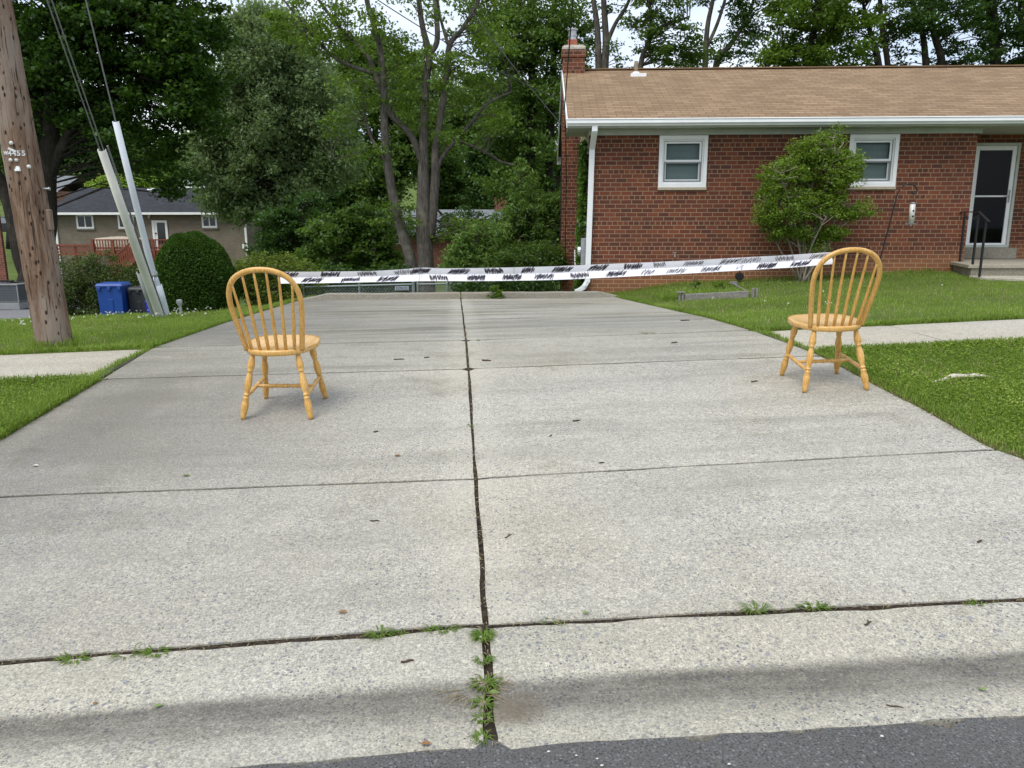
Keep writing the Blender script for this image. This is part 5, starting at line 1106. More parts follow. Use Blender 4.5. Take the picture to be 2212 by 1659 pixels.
bush('pale willowy shrub with narrow leaves right of the tree trunks', 'shrub', (c0.x, Yh, g1(c0.x, Yh)),
     [pb_(1005, 545, 42, 32, Yh, .5), pb_(985, 570, 38, 25, Yh, .5), pb_(1040, 560, 38, 30, Yh, .5), pb_(1000, 590, 50, 20, Yh, .5), pb_(1020, 515, 40, 22, Yh, .5), pb_(1060, 500, 40, 25, Yh, .5)], 260, 40, .2, .14, .032, M['lf_narrow'], 46, 'willow_shrub', M['bark_mid'], .8, .3, nst=18, stemr=.015, droop=.4)
Yh = 19.0; c0 = at(1130, 600, Yh)
bush('rounded dense shrub beside the meter boxes of the brick house', 'shrub', (c0.x, Yh, g1(c0.x, Yh)),
     [pb_(1170, 560, 48, 38, Yh, .7), pb_(1110, 560, 50, 32, Yh, .7), pb_(1195, 575, 28, 32, Yh, .5), pb_(1140, 590, 90, 22, Yh, .7)], 330, 55, .2, .065, .034, M['lf_mid'], 47, 'shrub', M['bark_dark'], .75, .5, nst=18, stemr=.018)
Yh = 17.2; c0 = at(1110, 640, Yh)
bush('low dark bush under the banner behind the driveway kerb', 'bush', (c0.x, Yh, g1(c0.x, Yh)),
     [pb_(1030, 625, 45, 24, Yh, .5), pb_(1100, 622, 50, 26, Yh, .5), pb_(1165, 622, 45, 26, Yh, .5), pb_(1110, 650, 90, 20, Yh, .5)], 260, 55, .18, .06, .034, M['lf_dark'], 48, 'shrub', M['bark_dark'], .7, .5, nst=16, stemr=.014)
Yh = 21; c0 = at(715, 620, Yh)
bush('dark low undergrowth bush behind the chain-link fence', 'bush', (c0.x, Yh, g1(c0.x, Yh)),
     [pb_(700, 610, 50, 32, Yh, .6), pb_(780, 612, 55, 28, Yh, .6), pb_(850, 605, 45, 34, Yh, .6), pb_(760, 640, 110, 25, Yh, .6)], 260, 48, .24, .09, .05, M['lf_dark'], 49, 'shrub', M['bark_dark'], .7, .5, nst=14, stemr=.014)

# ------------------------------------------------------------------ trees
T_ = lambda *a, **k: tree(*a, **k)
def X3(v, y, d): return (438.9+v*.3968, y*.3968, d*.3968)      # the middle view's own pixels to photo pixels
mY = 22.5
T_('tall multi-stemmed grey-barked tree behind the end of the driveway', 'tree', mY, [
    [X3(1215, 1640, 112), X3(1212, 1440, 90), X3(1200, 1200, 84), X3(1200, 850, 52), X3(1205, 600, 44), X3(1215, 420, 42), X3(1230, 300, 38), X3(1195, 150, 30), X3(1172, -20, 26), X3(1160, -250, 18)],
    [X3(1150, 1640, 80), X3(1130, 1420, 62), X3(1065, 1200, 54), X3(1012, 950, 46), X3(988, 700, 42), X3(982, 480, 36), X3(960, 250, 30), X3(895, 20, 26), X3(860, -200, 18)],
    [X3(1235, 1300, 60), X3(1262, 1000, 50), X3(1266, 820, 42), X3(1290, 650, 36), X3(1322, 450, 34), X3(1340, 250, 30), X3(1405, 165, 22), X3(1500, 0, 18), X3(1560, -200, 12)],
    [X3(1215, 310, 30), X3(1272, 230, 28), X3(1268, 60, 26), X3(1255, -100, 20)],
    [X3(1190, 880, 40), X3(1130, 735, 34), X3(1020, 620, 32), X3(965, 480, 28), X3(928, 390, 24), X3(890, 300, 24), X3(760, 170, 20), X3(640, 15, 15), X3(560, -120, 9)],
    [X3(930, 400, 22), X3(740, 330, 18), X3(600, 195, 14), X3(450, 15, 10), X3(400, -60, 6)],
    [X3(1268, 930, 30), X3(1300, 860, 24), X3(1370, 770, 20), X3(1450, 680, 17), X3(1550, 565, 14), X3(1680, 498, 9)],
    [X3(1338, 255, 20), X3(1300, 130, 15), X3(1282, 40, 12), X3(1275, -80, 8)],
    [X3(1012, 900, 24), X3(925, 770, 17), X3(885, 650, 14), X3(870, 560, 8)], [X3(905, 800, 8), X3(800, 850, 5), X3(700, 860, 3)],
    [X3(1390, 765, 14), X3(1540, 830, 13), X3(1620, 880, 12), X3(1700, 900, 12)]],
    [pb_(700, 60, 90, 60, mY, 2), pb_(640, 40, 50, 40, mY, 1.5), pb_(800, 90, 80, 60, mY, 2), pb_(770, 190, 60, 40, mY, 1.6), pb_(860, 150, 60, 60, mY, 1.8), pb_(940, 120, 80, 50, mY, 2, .6), pb_(880, 240, 60, 40, mY, 1.6), pb_(990, 180, 60, 60, mY, 1.8, .8), pb_(1050, 130, 60, 60, mY, 2, .7), pb_(740, 270, 50, 30, mY, 1.4), pb_(860, 440, 50, 24, mY, 1.2), pb_(920, 30, 120, 40, mY, 2, .4), pb_(980, 290, 40, 26, mY, 1.2, .6), pb_(790, 330, 40, 25, mY, 1.2), pb_(870, 480, 36, 16, mY, .8), pb_(1080, 260, 40, 30, mY, 1.2), pb_(880, -110, 260, 90, mY, 3.5, .7), pb_(1060, 60, 60, 50, mY, 2, .7), pb_(1000, 480, 60, 22, mY, 1.2, .7), pb_(930, 505, 60, 14, mY, 1, .6), pb_(1060, 495, 50, 20, mY, 1, .7), pb_(830, 470, 30, 20, mY, 1)],
    400, 42, .42, .115, .06, M['lf_bright'], M['bark'], 51, 'silver_maple', .42, .4, .014)
lY = 31.0
T_('dark spreading maple overhanging the utility pole and charcoal roof', 'tree', lY, [
    [(62, 640, 56), (68, 600, 48), (96, 500, 44), (98, 393, 40), (108, 300, 34), (116, 139, 26), (120, 20, 20), (110, -150, 12)],
    [(66, 606, 34), (47, 555, 34), (28, 463, 30), (5, 400, 26), (-60, 300, 18)],
    [(98, 400, 26), (120, 345, 24), (165, 270, 18), (230, 210, 12), (300, 180, 7)], [(110, 290, 20), (60, 200, 14), (20, 120, 8)], [(112, 210, 18), (190, 120, 12), (280, 60, 7)]],
    [pb_(120, 60, 160, 110, lY, 3.5), pb_(300, 80, 160, 110, lY, 3.5), pb_(360, 210, 105, 80, lY, 3), pb_(430, 240, 60, 55, lY, 2.2), pb_(240, 220, 100, 70, lY, 3), pb_(300, 310, 80, 40, lY, 2.4), pb_(345, 370, 60, 32, lY, 1.8), pb_(60, 200, 100, 80, lY, 3), pb_(160, 150, 120, 90, lY, 3), pb_(400, 120, 80, 90, lY, 3), pb_(-60, 150, 90, 120, lY, 3), pb_(430, 40, 55, 60, lY, 2.5), pb_(180, -110, 330, 110, lY, 4.5, .8), pb_(40, 290, 70, 35, lY, 2), pb_(365, 412, 36, 18, lY, 1), pb_(320, 405, 30, 14, lY, 1)],
    900, 76, .62, .17, .125, M['lf_maple'], M['bark_dark'], 52, 'maple_tree', .42, .45, .03)
pY = 43.0
T_('large pale grey-green tree with fine leaves beside the charcoal-roofed house', 'tree', pY, [
    [(655, 570, 26), (632, 480, 24), (622, 400, 22), (620, 300, 18), (615, 200, 13), (612, 100, 8)], [(628, 440, 14), (600, 370, 12), (585, 300, 8)], [(624, 400, 14), (665, 330, 10), (690, 250, 6)], [(700, 540, 16), (690, 420, 14), (700, 330, 8)]],
    [pb_(570, 130, 95, 100, pY, 3), pb_(520, 80, 60, 60, pY, 2.5), pb_(620, 110, 90, 80, pY, 3), pb_(480, 240, 70, 90, pY, 3), pb_(570, 260, 110, 100, pY, 3.5), pb_(680, 240, 80, 100, pY, 3), pb_(470, 350, 70, 65, pY, 2.8), pb_(560, 370, 90, 60, pY, 3), pb_(660, 380, 80, 60, pY, 3), pb_(510, 425, 60, 40, pY, 2.2), pb_(590, 450, 60, 30, pY, 2.2), pb_(560, 40, 50, 40, pY, 2), pb_(440, 300, 40, 60, pY, 2), pb_(730, 330, 50, 70, pY, 2.5), pb_(480, 425, 50, 34, pY, 2), pb_(530, 460, 50, 28, pY, 2)],
    1150, 66, .72, .21, .10, M['lf_pale'], M['bark_dark'], 53, 'silverleaf_tree', .7, .0, .02)
rY = 36.0
T_('dark leafy tree rising behind the chimney of the brick house', 'tree', rY, [
    [(1140, 560, 20), (1146, 400, 19), (1148, 250, 17), (1150, 100, 14), (1152, -40, 10)], [(1195, 560, 18), (1186, 430, 18), (1190, 250, 16), (1196, 120, 13), (1200, -40, 10)], [(1180, 560, 26), (1190, 420, 20), (1216, 380, 8)]],
    [pb_(1100, 90, 80, 70, rY, 2.5), pb_(1170, 60, 70, 80, rY, 2.5), pb_(1130, 190, 70, 70, rY, 2.5), pb_(1190, 200, 50, 80, rY, 2.2), pb_(1090, 280, 70, 60, rY, 2.5), pb_(1160, 320, 70, 60, rY, 2.5), pb_(1110, 390, 70, 50, rY, 2.5), pb_(1230, 60, 50, 60, rY, 2.2), pb_(1190, 430, 50, 40, rY, 2), pb_(1060, 30, 60, 50, rY, 2.5), pb_(1255, 110, 30, 40, rY, 1.6)],
    520, 62, .62, .17, .10, M['lf_mid'], M['bark_dark'], 54, 'oak_tree', .5, .3, .02)
kY = 34.0
T_('forked bare-trunked tree behind the roof just right of the chimney', 'tree', kY, [
    [(1296, 300, 14), (1293, 144, 14), (1290, 60, 12), (1282, 0, 10), (1270, -90, 7)], [(1300, 300, 18), (1306, 144, 17), (1309, 90, 14), (1304, 0, 11), (1300, -90, 8)], [(1310, 95, 10), (1330, 50, 8), (1353, 14, 7), (1375, -40, 5)]],
    [pb_(1320, 5, 45, 25, kY, 1.2, .4), pb_(1335, 110, 28, 40, kY, 1.2, .5), pb_(1300, -70, 90, 40, kY, 2.5), pb_(1262, 120, 20, 40, kY, 1.2, .6), pb_(1350, 140, 28, 14, kY, 1)],
    95, 36, .4, .15, .075, M['lf_mid'], M['bark'], 55, 'forked_tree', .5, .6, .02)
T_('leafy leaning tree behind the roof above the white vent flashing', 'tree', 31.0, [
    [(1376, 300, 12), (1384, 144, 11), (1400, 95, 10), (1416, 65, 8), (1450, 50, 6), (1490, 36, 4)], [(1400, 95, 8), (1405, 40, 6), (1400, -30, 4)]],
    [pb_(1390, 40, 40, 50, 31, 1.5), pb_(1430, 20, 55, 40, 31, 1.8), pb_(1400, 90, 28, 25, 31, 1.2), pb_(1470, 90, 45, 28, 31, 1.5), pb_(1490, 120, 50, 24, 31, 1.4), pb_(1430, 120, 30, 20, 31, 1.2), pb_(1420, -60, 90, 50, 31, 2.5)],
    165, 46, .45, .15, .08, M['lf_mid'], M['bark_mid'], 56, 'leaning_tree', .5, .6, .02)
T_('two-trunked tree behind the middle of the roof with sky either side', 'tree', 33.0, [
    [(1518, 300, 13), (1523, 144, 12), (1528, 60, 10), (1540, 0, 8), (1555, -80, 6)], [(1530, 300, 14), (1547, 141, 13), (1575, 100, 11), (1605, 55, 8), (1625, 10, 6), (1635, -50, 4)], [(1523, 110, 8), (1550, 50, 7), (1572, -20, 5)]],
    [pb_(1560, 110, 50, 30, 33, 1.6), pb_(1610, 80, 30, 45, 33, 1.4), pb_(1625, 20, 45, 30, 33, 1.6), pb_(1590, 130, 30, 16, 33, 1.2), pb_(1510, 130, 25, 16, 33, 1), pb_(1530, -50, 70, 40, 33, 2), pb_(1640, -50, 70, 50, 33, 2), pb_(1600, 20, 20, 22, 33, 1)],
    150, 46, .45, .15, .08, M['lf_dark'], M['bark'], 57, 'two_trunked_tree', .5, .6, .02)
T_('lush bright green tree behind the right half of the roof', 'tree', 30.0, [
    [(1745, 320, 20), (1740, 150, 16), (1760, 60, 12), (1770, -40, 8)], [(1650, 150, 6), (1680, 128, 6), (1720, 112, 6), (1750, 100, 7)], [(1905, 300, 18), (1898, 144, 15), (1880, 70, 10), (1865, 10, 6)], [(1745, 120, 8), (1800, 60, 6), (1830, 0, 4)]],
    [pb_(1700, 100, 50, 45, 30, 1.8), pb_(1760, 60, 60, 55, 30, 2), pb_(1830, 50, 65, 55, 30, 2), pb_(1740, 125, 55, 22, 30, 1.8), pb_(1820, 120, 60, 24, 30, 1.8), pb_(1700, 30, 40, 40, 30, 1.8), pb_(1790, -60, 150, 60, 30, 3), pb_(1660, 125, 22, 18, 30, 1)],
    360, 52, .45, .15, .09, M['lf_bright'], M['bark_dark'], 58, 'maple_tree', .5, .7, .02)
T_('dark tree with several thick trunks behind the roof at the far right', 'tree', 32.0, [
    [(1925, 300, 13), (1918, 144, 12), (1905, 60, 10), (1900, -20, 8)], [(2010, 300, 15), (2000, 140, 14), (1990, 60, 11), (1960, -20, 9)], [(2045, 300, 18), (2035, 140, 16), (2020, 80, 14), (2005, 0, 11)], [(2155, 300, 24), (2150, 120, 22), (2142, 0, 19), (2138, -90, 14)], [(2235, 300, 16), (2225, 130, 14), (2200, 20, 10)]],
    [pb_(1950, 50, 60, 50, 32, 2), pb_(2020, 30, 60, 40, 32, 2), pb_(2090, 60, 55, 55, 32, 2, .8), pb_(2160, 50, 60, 60, 32, 2), pb_(2215, 90, 50, 50, 32, 2), pb_(1950, 125, 45, 18, 32, 1.5, .7), pb_(2080, 125, 60, 20, 32, 1.6), pb_(2180, 130, 60, 20, 32, 1.8), pb_(2060, -60, 220, 60, 32, 3), pb_(2290, 40, 60, 90, 32, 2.5)],
    430, 46, .48, .16, .09, M['lf_dark'], M['bark_dark'], 59, 'oak_tree', .5, .6, .025)
T_('bright lime green tree glimpsed above the charcoal roof', 'tree', 70.0, [[(260, 460, 10), (262, 410, 8), (265, 385, 4)]],
    [pb_(265, 402, 75, 16, 70, 2.5), pb_(240, 390, 30, 14, 70, 2), pb_(300, 395, 40, 14, 70, 2)], 120, 50, .7, .3, .14, M['lf_lime'], M['bark_dark'], 60, 'lime_tree', .5, .7, .03)
T_('slender understory tree whose drooping leaves half hide the grey-roofed bungalow', 'tree', 37.0, [[(1000, 600, 9), (985, 520, 8), (960, 470, 6), (930, 440, 3)], [(985, 520, 5), (1030, 480, 4), (1060, 465, 2)], [(965, 480, 4), (900, 470, 3), (850, 475, 2)]],
    [pb_(860, 485, 55, 22, 37, 1.2), pb_(1000, 470, 60, 24, 37, 1.2), pb_(950, 500, 70, 18, 37, 1.2), pb_(1050, 495, 50, 22, 37, 1.2), pb_(830, 470, 35, 20, 37, 1)], 150, 34, .42, .15, .07, M['lf_dark'], M['bark_dark'], 61, 'understory_tree', .5, .2, .015, droop=.3)
# woods beyond: each tree by itself
far = [(150, 330, 110, 110, 92, 'lf_dark', 'dark tree on the far slope seen left of the guy wires'), (260, 350, 90, 80, 100, 'lf_mid', 'mid green far tree on the slope above the charcoal roof'),
       (740, 420, 90, 130, 62, 'lf_dark', 'dark bushy tree beyond the pale tree, left of the grey trunks'), (850, 330, 95, 150, 60, 'lf_mid', 'leafy tree straight behind the grey multi-stemmed trunks'),
       (980, 400, 90, 110, 64, 'lf_mid', 'leafy tree behind the distant brown utility pole'), (1070, 380, 80, 130, 58, 'lf_dark', 'dark tree beyond the bungalow chimney'), (1160, 450, 80, 110, 52, 'lf_dark', 'shadowy tree low behind the sapling'),
       (700, 280, 90, 170, 75, 'lf_mid', 'tall tree beyond the layered shrub and the pale tree'), (920, 250, 100, 150, 80, 'lf_pale', 'pale tall tree far behind the multi-stemmed tree'), (1050, 260, 90, 130, 78, 'lf_mid', 'tall green tree far behind the wire crossing left of the chimney'),
       (640, 500, 80, 70, 56, 'lf_dark', 'low dark tree just right of the taupe house'), (20, 330, 120, 130, 88, 'lf_mid', 'far tree at the left edge behind the utility pole'), (400, 390, 110, 90, 95, 'lf_mid', 'far tree beyond the pale house'),
       (560, 250, 100, 150, 74, 'lf_dark', 'tall dark far tree straight behind the large pale tree'), (810, 170, 100, 90, 66, 'lf_mid', 'leafy far tree showing through the left limbs of the multi-stemmed tree'), (1140, 300, 80, 140, 56, 'lf_dark', 'dark far tree behind the two trunks beside the chimney')]
for k, (px, py, rx, ry, Y_, lf, lab) in enumerate(far):
    rg = np.random.default_rng(70+k); bl = [pb_(px+rg.normal(0, rx*.42), py+rg.normal(0, ry*.42), rx*.5, ry*.42, Y_) for _ in range(9)]+[pb_(px, py, rx*.7, ry*.7, Y_)]
    T_(lab, 'tree', float(Y_), [[(px, py+ry*1.6, 13), (px+4, py+ry*.3, 10), (px, py-ry*.4, 5)], [(px+2, py+ry*.4, 7), (px-rx*.4, py-ry*.1, 3)], [(px+2, py+ry*.3, 7), (px+rx*.4, py-ry*.2, 3)]],
       bl, 380, 52, 1.15*rx*Y_/F/4.6, .0046*Y_, .0028*Y_, M[lf], M['bark_dark'], 80+k, 'woodland_tree', .6, .2, .03, group='trees of the woods beyond the houses')
#PART5
# ------------------------------------------------------------------ grass, clover, weeds
rng = np.random.default_rng(77)
def in_house(x, y):
    dx, dy = x-HF.o.x, y-HF.o.y; u = dx*HF.U.x+dy*HF.U.y; v = dx*HF.V.x+dy*HF.V.y
    return ((u > -.05) & (v > -.02)) | ((u > 6.85) & (v > -1.2)) | ((u > 7.05) & (v > -2.45))
def free(x, y, ov=.0):
    drive = (y < 15.1) & (x > fl(y)-.0+ov) & (x < fr(y)-ov)
    wl = (x < -2.95) & (y > 6.38+ov) & (y < 7.62-ov) | (x > 3.12) & (y > 6.52+ov) & (y < 7.62-ov)
    grav = (x < gz[2].x) & (y > gz[3].y)
    return ~drive & ~wl & ~grav & ~in_house(x, y) & (y > 2.75)
def blades(x, y, L, W, rng, lean=.6, zoff=0):
    n = len(x); a = rng.uniform(0, 2*np.pi, n); l = L*rng.uniform(.5, 1.3, n); b = rng.uniform(.1, 1, n)*lean
    z = G(x, y)-.015+zoff; wx, wy = np.cos(a+1.57)*W*.5, np.sin(a+1.57)*W*.5
    base = np.stack([x, y, z], 1); w = np.stack([wx, wy, np.zeros(n)], 1)
    mid = base+np.stack([np.cos(a)*l*b*.35, np.sin(a)*l*b*.35, l*.6], 1); tip = base+np.stack([np.cos(a)*l*b, np.sin(a)*l*b, l*(1-.45*b)], 1)
    return np.stack([base-w, mid-w*.9, tip, mid+w*.9], 1)
def scatter(n, x0, x1, y0, y1, ov=0, clump=0):
    x = rng.uniform(x0, x1, n); y = rng.uniform(y0, y1, n)
    k = free(x, y, ov); return x[k], y[k]
allb = []
for n, x0, x1, y0, y1, L, W in ((80000, -7, -2.85, 2.76, 6.6, .06, .0055), (120000, -9.5, -2.6, 7.4, 13.6, .055, .006), (20000, -11, -5, 11, 16, .06, .008), (110000, 2.9, 9.5, 7.5, 16.5, .05, .006), (115000, 3.0, 7.5, 2.76, 6.6, .05, .005), (14000, -2.95, 2.6, 15.19, 16.2, .09, .008)):
    x, y = scatter(n, x0, x1, y0, y1); dn = np.sin(x*2.1+1.3*np.sin(y*1.7))*np.sin(y*1.3+x*.6); k = rng.uniform(0, 1, len(x)) < .72+.28*dn
    allb.append(blades(x[k], y[k], L*(1+.25*dn[k]), W, rng))
# longer unmown tufts along edges
def edge(n, fx, y0, y1, sgn, L, sp):
    y = rng.uniform(y0, y1, n); return blades(fx(y)+sgn*np.abs(rng.normal(0, sp, n)), y, L, .006, rng, .9)
for e in (edge(9000, fl, 3.4, 6.3, -1, .075, .09), edge(12000, fl, 7.75, 15, -1, .065, .09), edge(9000, fr, 7.75, 15, 1, .055, .08), edge(1800, fr, 4.2, 6.4, 1, .05, .16)): allb.append(e)
for xx, n in ((3.11, 900), (-2.965, 700)):
    y = rng.uniform(6.45, 7.6, n); y = y[rng.uniform(0, 1, n) < .35+.65*np.abs(np.sin(y*7))]; allb.append(blades(xx+rng.normal(0, .018, len(y)), y, .05, .006, rng, .8))
sx_ = [scatter(n, *b_) for n, b_ in ((5000, (3, 9, 7.6, 15)), (3500, (-8, -3, 7.6, 13)), (2500, (3, 7, 3.4, 6.5)), (1200, (-6, -3, 3.6, 6.4)))]
sx_ = blades(np.concatenate([p[0] for p in sx_]), np.concatenate([p[1] for p in sx_]), .07, .005, rng, .9)
st_ = [sx_]+[edge(n, f_, y0, y1, s_, .07, .05) for n, f_, y0, y1, s_ in ((1500, fr, 3.6, 6.4, 1), (500, fl, 3.6, 6.3, -1), (300, fr, 7.7, 15, 1))]
st_ = np.concatenate(st_); st_[len(sx_):, :, 2] = st_[len(sx_):, :1, 2]+(st_[len(sx_):, :, 2]-st_[len(sx_):, :1, 2])*.35; st_[..., 2] += .0; tag(fast('dry_grass', st_, 4, M['straw']), kind='stuff')
for n, x0, x1, yc in ((6000, -8, -2.96, 6.36), (6000, -8, -2.96, 7.64), (8000, 3.13, 9, 6.5), (7000, 3.13, 9, 7.64)):
    x = rng.uniform(x0, x1, n); y = yc+(-1 if yc < 7 else 1)*np.abs(rng.normal(0, .06, n))+rng.normal(0, .012, n); allb.append(blades(x, y, .075, .0065, rng, .9))
a = rng.uniform(0, 6.28, 900); allb.append(blades(pb.x+.17*np.cos(a)+rng.normal(0, .04, 900), pb.y+.17*np.sin(a)+rng.normal(0, .04, 900), .13, .008, rng, .7))
ug = np.array([HF.world(u, -abs(rng.normal(0, .12))-.02, 0) for u in rng.uniform(.15, 6.8, 3000)]); allb.append(blades(ug[:, 0], ug[:, 1], .09, .007, rng, .7))
bd = np.array([A_.lerp(B_, t)+Vector((0, abs(rng.normal(0, .5))+.05, 0)) for t in rng.uniform(-.3, 1.1, 3500)]); bd = bd[~in_house(bd[:, 0], bd[:, 1])]; allb.append(blades(bd[:, 0], bd[:, 1], .13, .01, rng, .7))
tag(fast('grass', np.concatenate(allb), 4, M['grass']), kind='stuff')
# clover and low weeds
cl_ = []
for n, x0, x1, y0, y1, p in ((125000, 3.0, 7.5, 2.8, 6.55, .9), (30000, -7, -2.9, 3.6, 6.4, .8), (16000, 3, 9, 7.6, 15, .2), (20000, -9, -3, 7.6, 13, .35)):
    x, y = scatter(n, x0, x1, y0, y1); dn = .5+.5*np.sin(x*2.3+2)*np.sin(y*2.9+x); k = rng.uniform(0, 1, len(x)) < p*(.45+.55*dn); x, y = x[k], y[k]
    de = np.where(x > 0, x-fr(y), fl(y)-x); k = de > .05+.11*(.5+.5*np.sin(y*9+3*np.sin(y*4)))*rng.uniform(0, 1.2, len(x)); x, y = x[k], y[k]; P = np.stack([x, y, G(x, y)+rng.uniform(.005, .045, len(x))], 1); cl_.append(leaves(P, .018, .015, rng, 1.2))
tag(fast('clover', np.concatenate(cl_), 4, M['clover']), kind='stuff')
# white clover heads
fx_, fy_ = [], []
for n, x0, x1, y0, y1 in ((90, -9, -5.2, 8.2, 12), (80, -6.5, -3.6, 11, 13), (9, 4, 9, 8, 13), (20, -6, -3.4, 3.8, 6.2)):
    x, y = scatter(n, x0, x1, y0, y1); fx_.append(x); fy_.append(y)
x, y = np.concatenate(fx_), np.concatenate(fy_); n = len(x); C = np.stack([x, y, G(x, y)+rng.uniform(.05, .09, n)], 1)
P = (C[:, None, :]+rng.normal(0, .006, (n, 14, 3))).reshape(-1, 3); tag(fast('clover_flowers', leaves(P, .014, .008, rng, .3), 4, M['petal']), kind='stuff')
# weed tufts in the joints
def tuft(name, px, py, n, L, W, spread, label, group='weed tufts growing in the driveway joints', mat='tuft', stretch=1):
    if mat == 'tuft': L *= rng.uniform(.5, .8); n = int(n*rng.uniform(.5, .9)); spread *= .8; stretch *= rng.uniform(.8, 1.5)
    c = hitg(px, py); x = rng.normal(0, spread*stretch, n); y = rng.normal(0, spread*.5, n); a = np.arctan2(y, x)+rng.normal(0, .7, n); l = L*rng.uniform(.5, 1.3, n); w = np.stack([-np.sin(a), np.cos(a), a*0], 1)*W/2
    b0 = np.stack([x*.5, y*.5, x*0-.012], 1); mid = b0+np.stack([np.cos(a)*l*.45, np.sin(a)*l*.45, l*(.16 if mat == 'straw' else .42)], 1); tip = b0+np.stack([np.cos(a)*l, np.sin(a)*l, l*(.12 if mat == 'straw' else .3)], 1)
    o = fast(name, np.stack([b0-w, mid-w, tip, mid+w], 1), 4, M[mat]); o.location = c; return tag(o, label, 'weed', group)
for px, py, n, L, st, lab in ((162, 1424, 90, .085, 1.2, 'leftmost grass tuft in the long gutter joint'), (272, 1415, 30, .08, .9, 'thin grass tuft second from the left in the gutter joint'), (335, 1409, 80, .085, 1.1, 'bushy grass tuft third from the left in the gutter joint'),
        (820, 1369, 95, .085, 1.3, 'dense grass tuft in the gutter joint left of the centre crossing'), (860, 1366, 30, .05, 1, 'tiny weed just right of the dense tuft left of the crossing'), (955, 1359, 90, .075, 1.7, 'wide low tuft just left of the joint crossing'), (1043, 1374, 120, .085, .8, 'round tuft right at the crossing of the two joints'),
        (1045, 1424, 90, .07, .5, 'leafy tuft in the centre joint below the crossing'), (1045, 1480, 80, .08, .6, 'tuft in the dirty flow line of the gutter'), (1044, 1520, 60, .07, .5, 'tuft in the centre joint below the dry grass clump'), (1045, 1550, 70, .06, .5, 'low tuft in the centre joint near the asphalt'), (1042, 1592, 60, .06, .5, 'small tuft where the centre joint meets the asphalt'),
        (1190, 1343, 40, .06, 1.2, 'sparse tuft in the gutter joint right of the crossing'), (1633, 1318, 70, .07, 1.2, 'short tuft in the gutter joint right of centre'), (1760, 1311, 130, .075, 2.4, 'longest grass tuft in the gutter joint at the right'), (2112, 1300, 50, .06, 1.1, 'last small tuft at the right end of the gutter joint'),
        (1020, 918, 30, .04, .8, 'tiny weed in the centre joint level with the chairs'), (1040, 735, 40, .05, 2, 'thin weeds in the crossing joint beyond the chairs'), (1180, 793, 50, .05, 1.5, 'small weed in the joint between the two chairs'), (1400, 720, 60, .06, 3, 'weeds along the far joint right of centre'), (355, 749, 60, .06, 2.5, 'weeds in the joint at the left drive edge')):
    tuft('grass_tuft', px, py, n, L, .0055, .028, lab, stretch=st)
tuft('dry_grass_clump', 1026, 1492, 60, .11, .0026, .045, 'clump of dry straw and leaves caught on the centre joint in the gutter', None, 'straw', 1.3)
tuft('dry_grass_clump', 1062, 1466, 40, .08, .0024, .035, 'wispy dry weed leaning right of the centre joint', None, 'straw', .8)
kp_ = at(1075, 640, 14.95); bush('leafy weed growing against the kerb at the end of the driveway', 'weed', (kp_.x, 14.93, .09), [((kp_.x-.02, 14.9, .17), (.16, .08, .09), 1), ((kp_.x-.06, 14.95, .27), (.07, .06, .08), 1)], 26, 16, .06, .055, .03, M['lf_bright'], 91, 'kerb_weed', M['bark_mid'], .8, .5, nst=7, stemr=.004)
b_ = hitg(1560, 628); bush('broad-leaved weed inside the timber garden border', 'weed', b_, [((b_.x, b_.y, b_.z+.07), (.2, .1, .06), 1)], 8, 6, .08, .12, .05, M['lf_bright'], 92, 'garden_weed', M['bark_mid'], .8, .8, nst=6, stemr=.005)
b_ = hitg(1505, 630); bush('small weed near the left stake of the timber border', 'weed', b_, [((b_.x, b_.y, b_.z+.12), (.1, .08, .12), 1)], 6, 7, .06, .08, .035, M['lf_mid'], 93, 'garden_weed', M['bark_mid'], .8, .8, nst=5, stemr=.004)
# straw, seed husks and grit lying in the joints
nj = 900; tj = rng.uniform(0, 1, nj); xs_ = np.where(tj < .45, .0925+rng.normal(0, .012, nj), rng.uniform(-2.6, 2.8, nj)); ys_ = np.where(tj < .45, rng.uniform(2.1, 9, nj), np.where(tj < .8, 2.734, np.where(tj < .92, 4.119, 6.331))+rng.normal(0, .012, nj))
P = np.stack([xs_, ys_, G(xs_, ys_)-.002+rng.uniform(0, .004, nj)], 1); lv = leaves(P, .028, .003, rng, 4)
tag(fast('joint_litter', lv, 4, M['straw']), kind='stuff')
# twigs and leaves lying about
M['twig'] = plain('dry_twig', (.07, .05, .035), .9, .3, 40)
M['brownleaf'] = plain('dead_leaf', (.25, .14, .06), .8, .3, 30)
M['greenleaf'] = plain('fallen_green_leaf', (.17, .24, .07), .7, .2, 30)
M['pebble'] = plain('pale_pebble', (.6, .57, .5), .8, .15, 30)
def twig(px, py, L, a, r_, label, br=0):
    c = hitg(px, py); m = MB(); pts = []
    for t in np.linspace(-.5, .5, 6): x, y = c.x+math.cos(a)*L*t, c.y+math.sin(a)*L*t+.06*L*math.sin(t*7); pts.append((x-c.x, y-c.y, g1(x, y)-c.z+r_*.9))
    m.tube(pts, [r_, r_*1.1, r_, r_*1.2, r_*.9, r_*.6], 6)
    if br: m.tube([pts[3], Vector(pts[3])+Vector((math.cos(a+br)*L*.3, math.sin(a+br)*L*.3, r_))], r_*.6, 5)
    o = m.build('twig', M['twig']); o.location = c; tag(o, label, 'twig', 'twigs lying on the driveway')
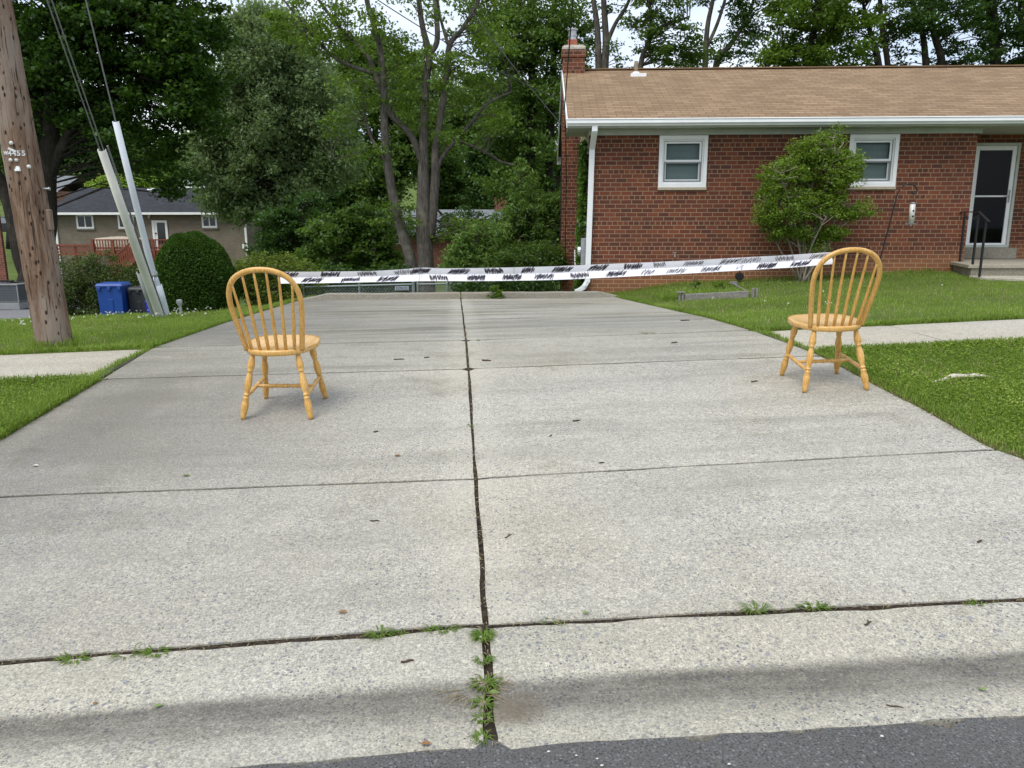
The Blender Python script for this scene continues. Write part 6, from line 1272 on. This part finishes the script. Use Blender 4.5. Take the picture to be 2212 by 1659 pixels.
for t in ((810, 1126, .045, -.15, .0035, 'dark twig left of the centre joint on the near slab'), (1098, 1159, .045, .8, .003, 'small forked twig right of the centre joint on the near slab', 1), (880, 1430, .045, .1, .0045, 'brown twig in the gutter left of the centre joint'), (1875, 1348, .04, .5, .004, 'crooked brown twig in the gutter at the right', 1), (1933, 1527, .05, -.4, .0025, 'thin grey twig near the asphalt at the right'),
          (812, 934, .03, .2, .005, 'dark bit of bark between the left chair and the centre joint'), (1245, 910, .05, .1, .005, 'dark twig on the slab right of the centre joint'), (1457, 741, .07, .3, .006, 'twig on the crossing slab left of the right chair'), (1051, 780, .08, -.4, .007, 'curled twig beside the centre joint at the crossing'), (862, 777, .09, .02, .005, 'thin twig on the crossing right of the left chair'),
          (922, 773, .05, .3, .005, 'short twig near the centre of the crossing'), (1300, 1001, .03, 0, .004, 'tiny twig just above the cross joint right of centre'), (2116, 1171, .03, .4, .005, 'black speck of bark at the right edge of the near slab'), (1190, 942, .03, .9, .004, 'small dark chip in the middle of the slab'), (1480, 693, .12, .1, .007, 'twig on the far slab near the lawn'), (1630, 825, .06, .2, .005, 'twig on the concrete just left of the right chair')): twig(*t)
def leaf_(px, py, s, mat, label, name='fallen_leaf'):
    c = hitg(px, py); s *= .75; a = rng.uniform(0, 6.28); m = MB(); n_ = 8; rim = [(math.cos(a+k*.785)*s*(1 if k % 4 else 1.35), math.sin(a+k*.785)*s*.7, .004+.35*s*abs(math.sin(k*.785))) for k in range(n_)]
    m.add(rim+[(0, 0, .003)], [(k, (k+1) % n_, n_) for k in range(n_)]); o = m.build(name, M[mat], None, True); o.location = (c.x, c.y, c.z+.002); tag(o, label, 'leaf', 'fallen leaves on the driveway and gutter')
for q in ((1265, 1327, .016, 'greenleaf', 'pale green leaf right of the joint crossing'), (858, 986, .022, 'brownleaf', 'brown leaf between the left chair and the centre joint'), (343, 1528, .017, 'greenleaf', 'olive leaf in the gutter at the left'), (207, 1522, .012, 'brownleaf', 'small tan leaf in the gutter at the far left'), (402, 1029, .022, 'greenleaf', 'greenish leaf by the cross joint at the left'), (740, 1325, .02, 'brownleaf', 'reddish brown leaf above the gutter joint'), (2120, 1492, .016, 'greenleaf', 'green leaf in the gutter at the right'), (920, 1610, .018, 'brownleaf', 'tan leaf at the asphalt edge'), (1066, 1500, .022, 'greenleaf', 'green leaf beside the dry grass clump'), (1082, 1468, .012, 'brownleaf', 'orange leaf on the dry weed'), (77, 1008, .02, 'pebble', 'white scrap near the left edge of the drive')): leaf_(*q)
for k, (px, py, s) in enumerate(((1185, 1625, .005), (1245, 1633, .004), (1290, 1640, .004), (1575, 1652, .005), (1905, 1592, .006), (1300, 1655, .005))):
    c = hitg(px, py); m = MB(); m.tube([(-s, 0, s*.5), (0, 0, s*.62), (s, 0, s*.5)], [s*.3, s*.75, s*.35], 8, flat=.7); o = m.build('pebble', M['pebble'], None, True); o.location = c
    tag(o, ['pale pebble on the asphalt left of centre', 'cream pebble second on the asphalt', 'pale pebble third on the asphalt', 'pebble at the bottom edge of the asphalt', 'largest pale pebble on the asphalt at the right', 'pebble at the bottom near the centre'][k], 'pebble', 'pebbles on the asphalt')
# exposed pale root in the verge
c = hitg(2085, 819); ro = MB(); P, rr = smoothpath([(-.3, -.05, -.02, .012), (-.17, -.02, .0, .02), (-.08, .01, .014, .038), (.03, .02, .01, .03), (.1, .025, .014, .034), (.2, .02, -.0, .018), (.3, .03, -.02, .01)]); ro.tube(P, rr, 10, flat=.45)
r_ = ro.build('tree_root', plain('bleached_root', (.5, .46, .38), .9, .25, 14, .2, bump=.5), None, True); r_.location = (c.x, c.y, c.z+.01); tag(r_, 'bleached white root showing through the grass right of the right chair', 'root')
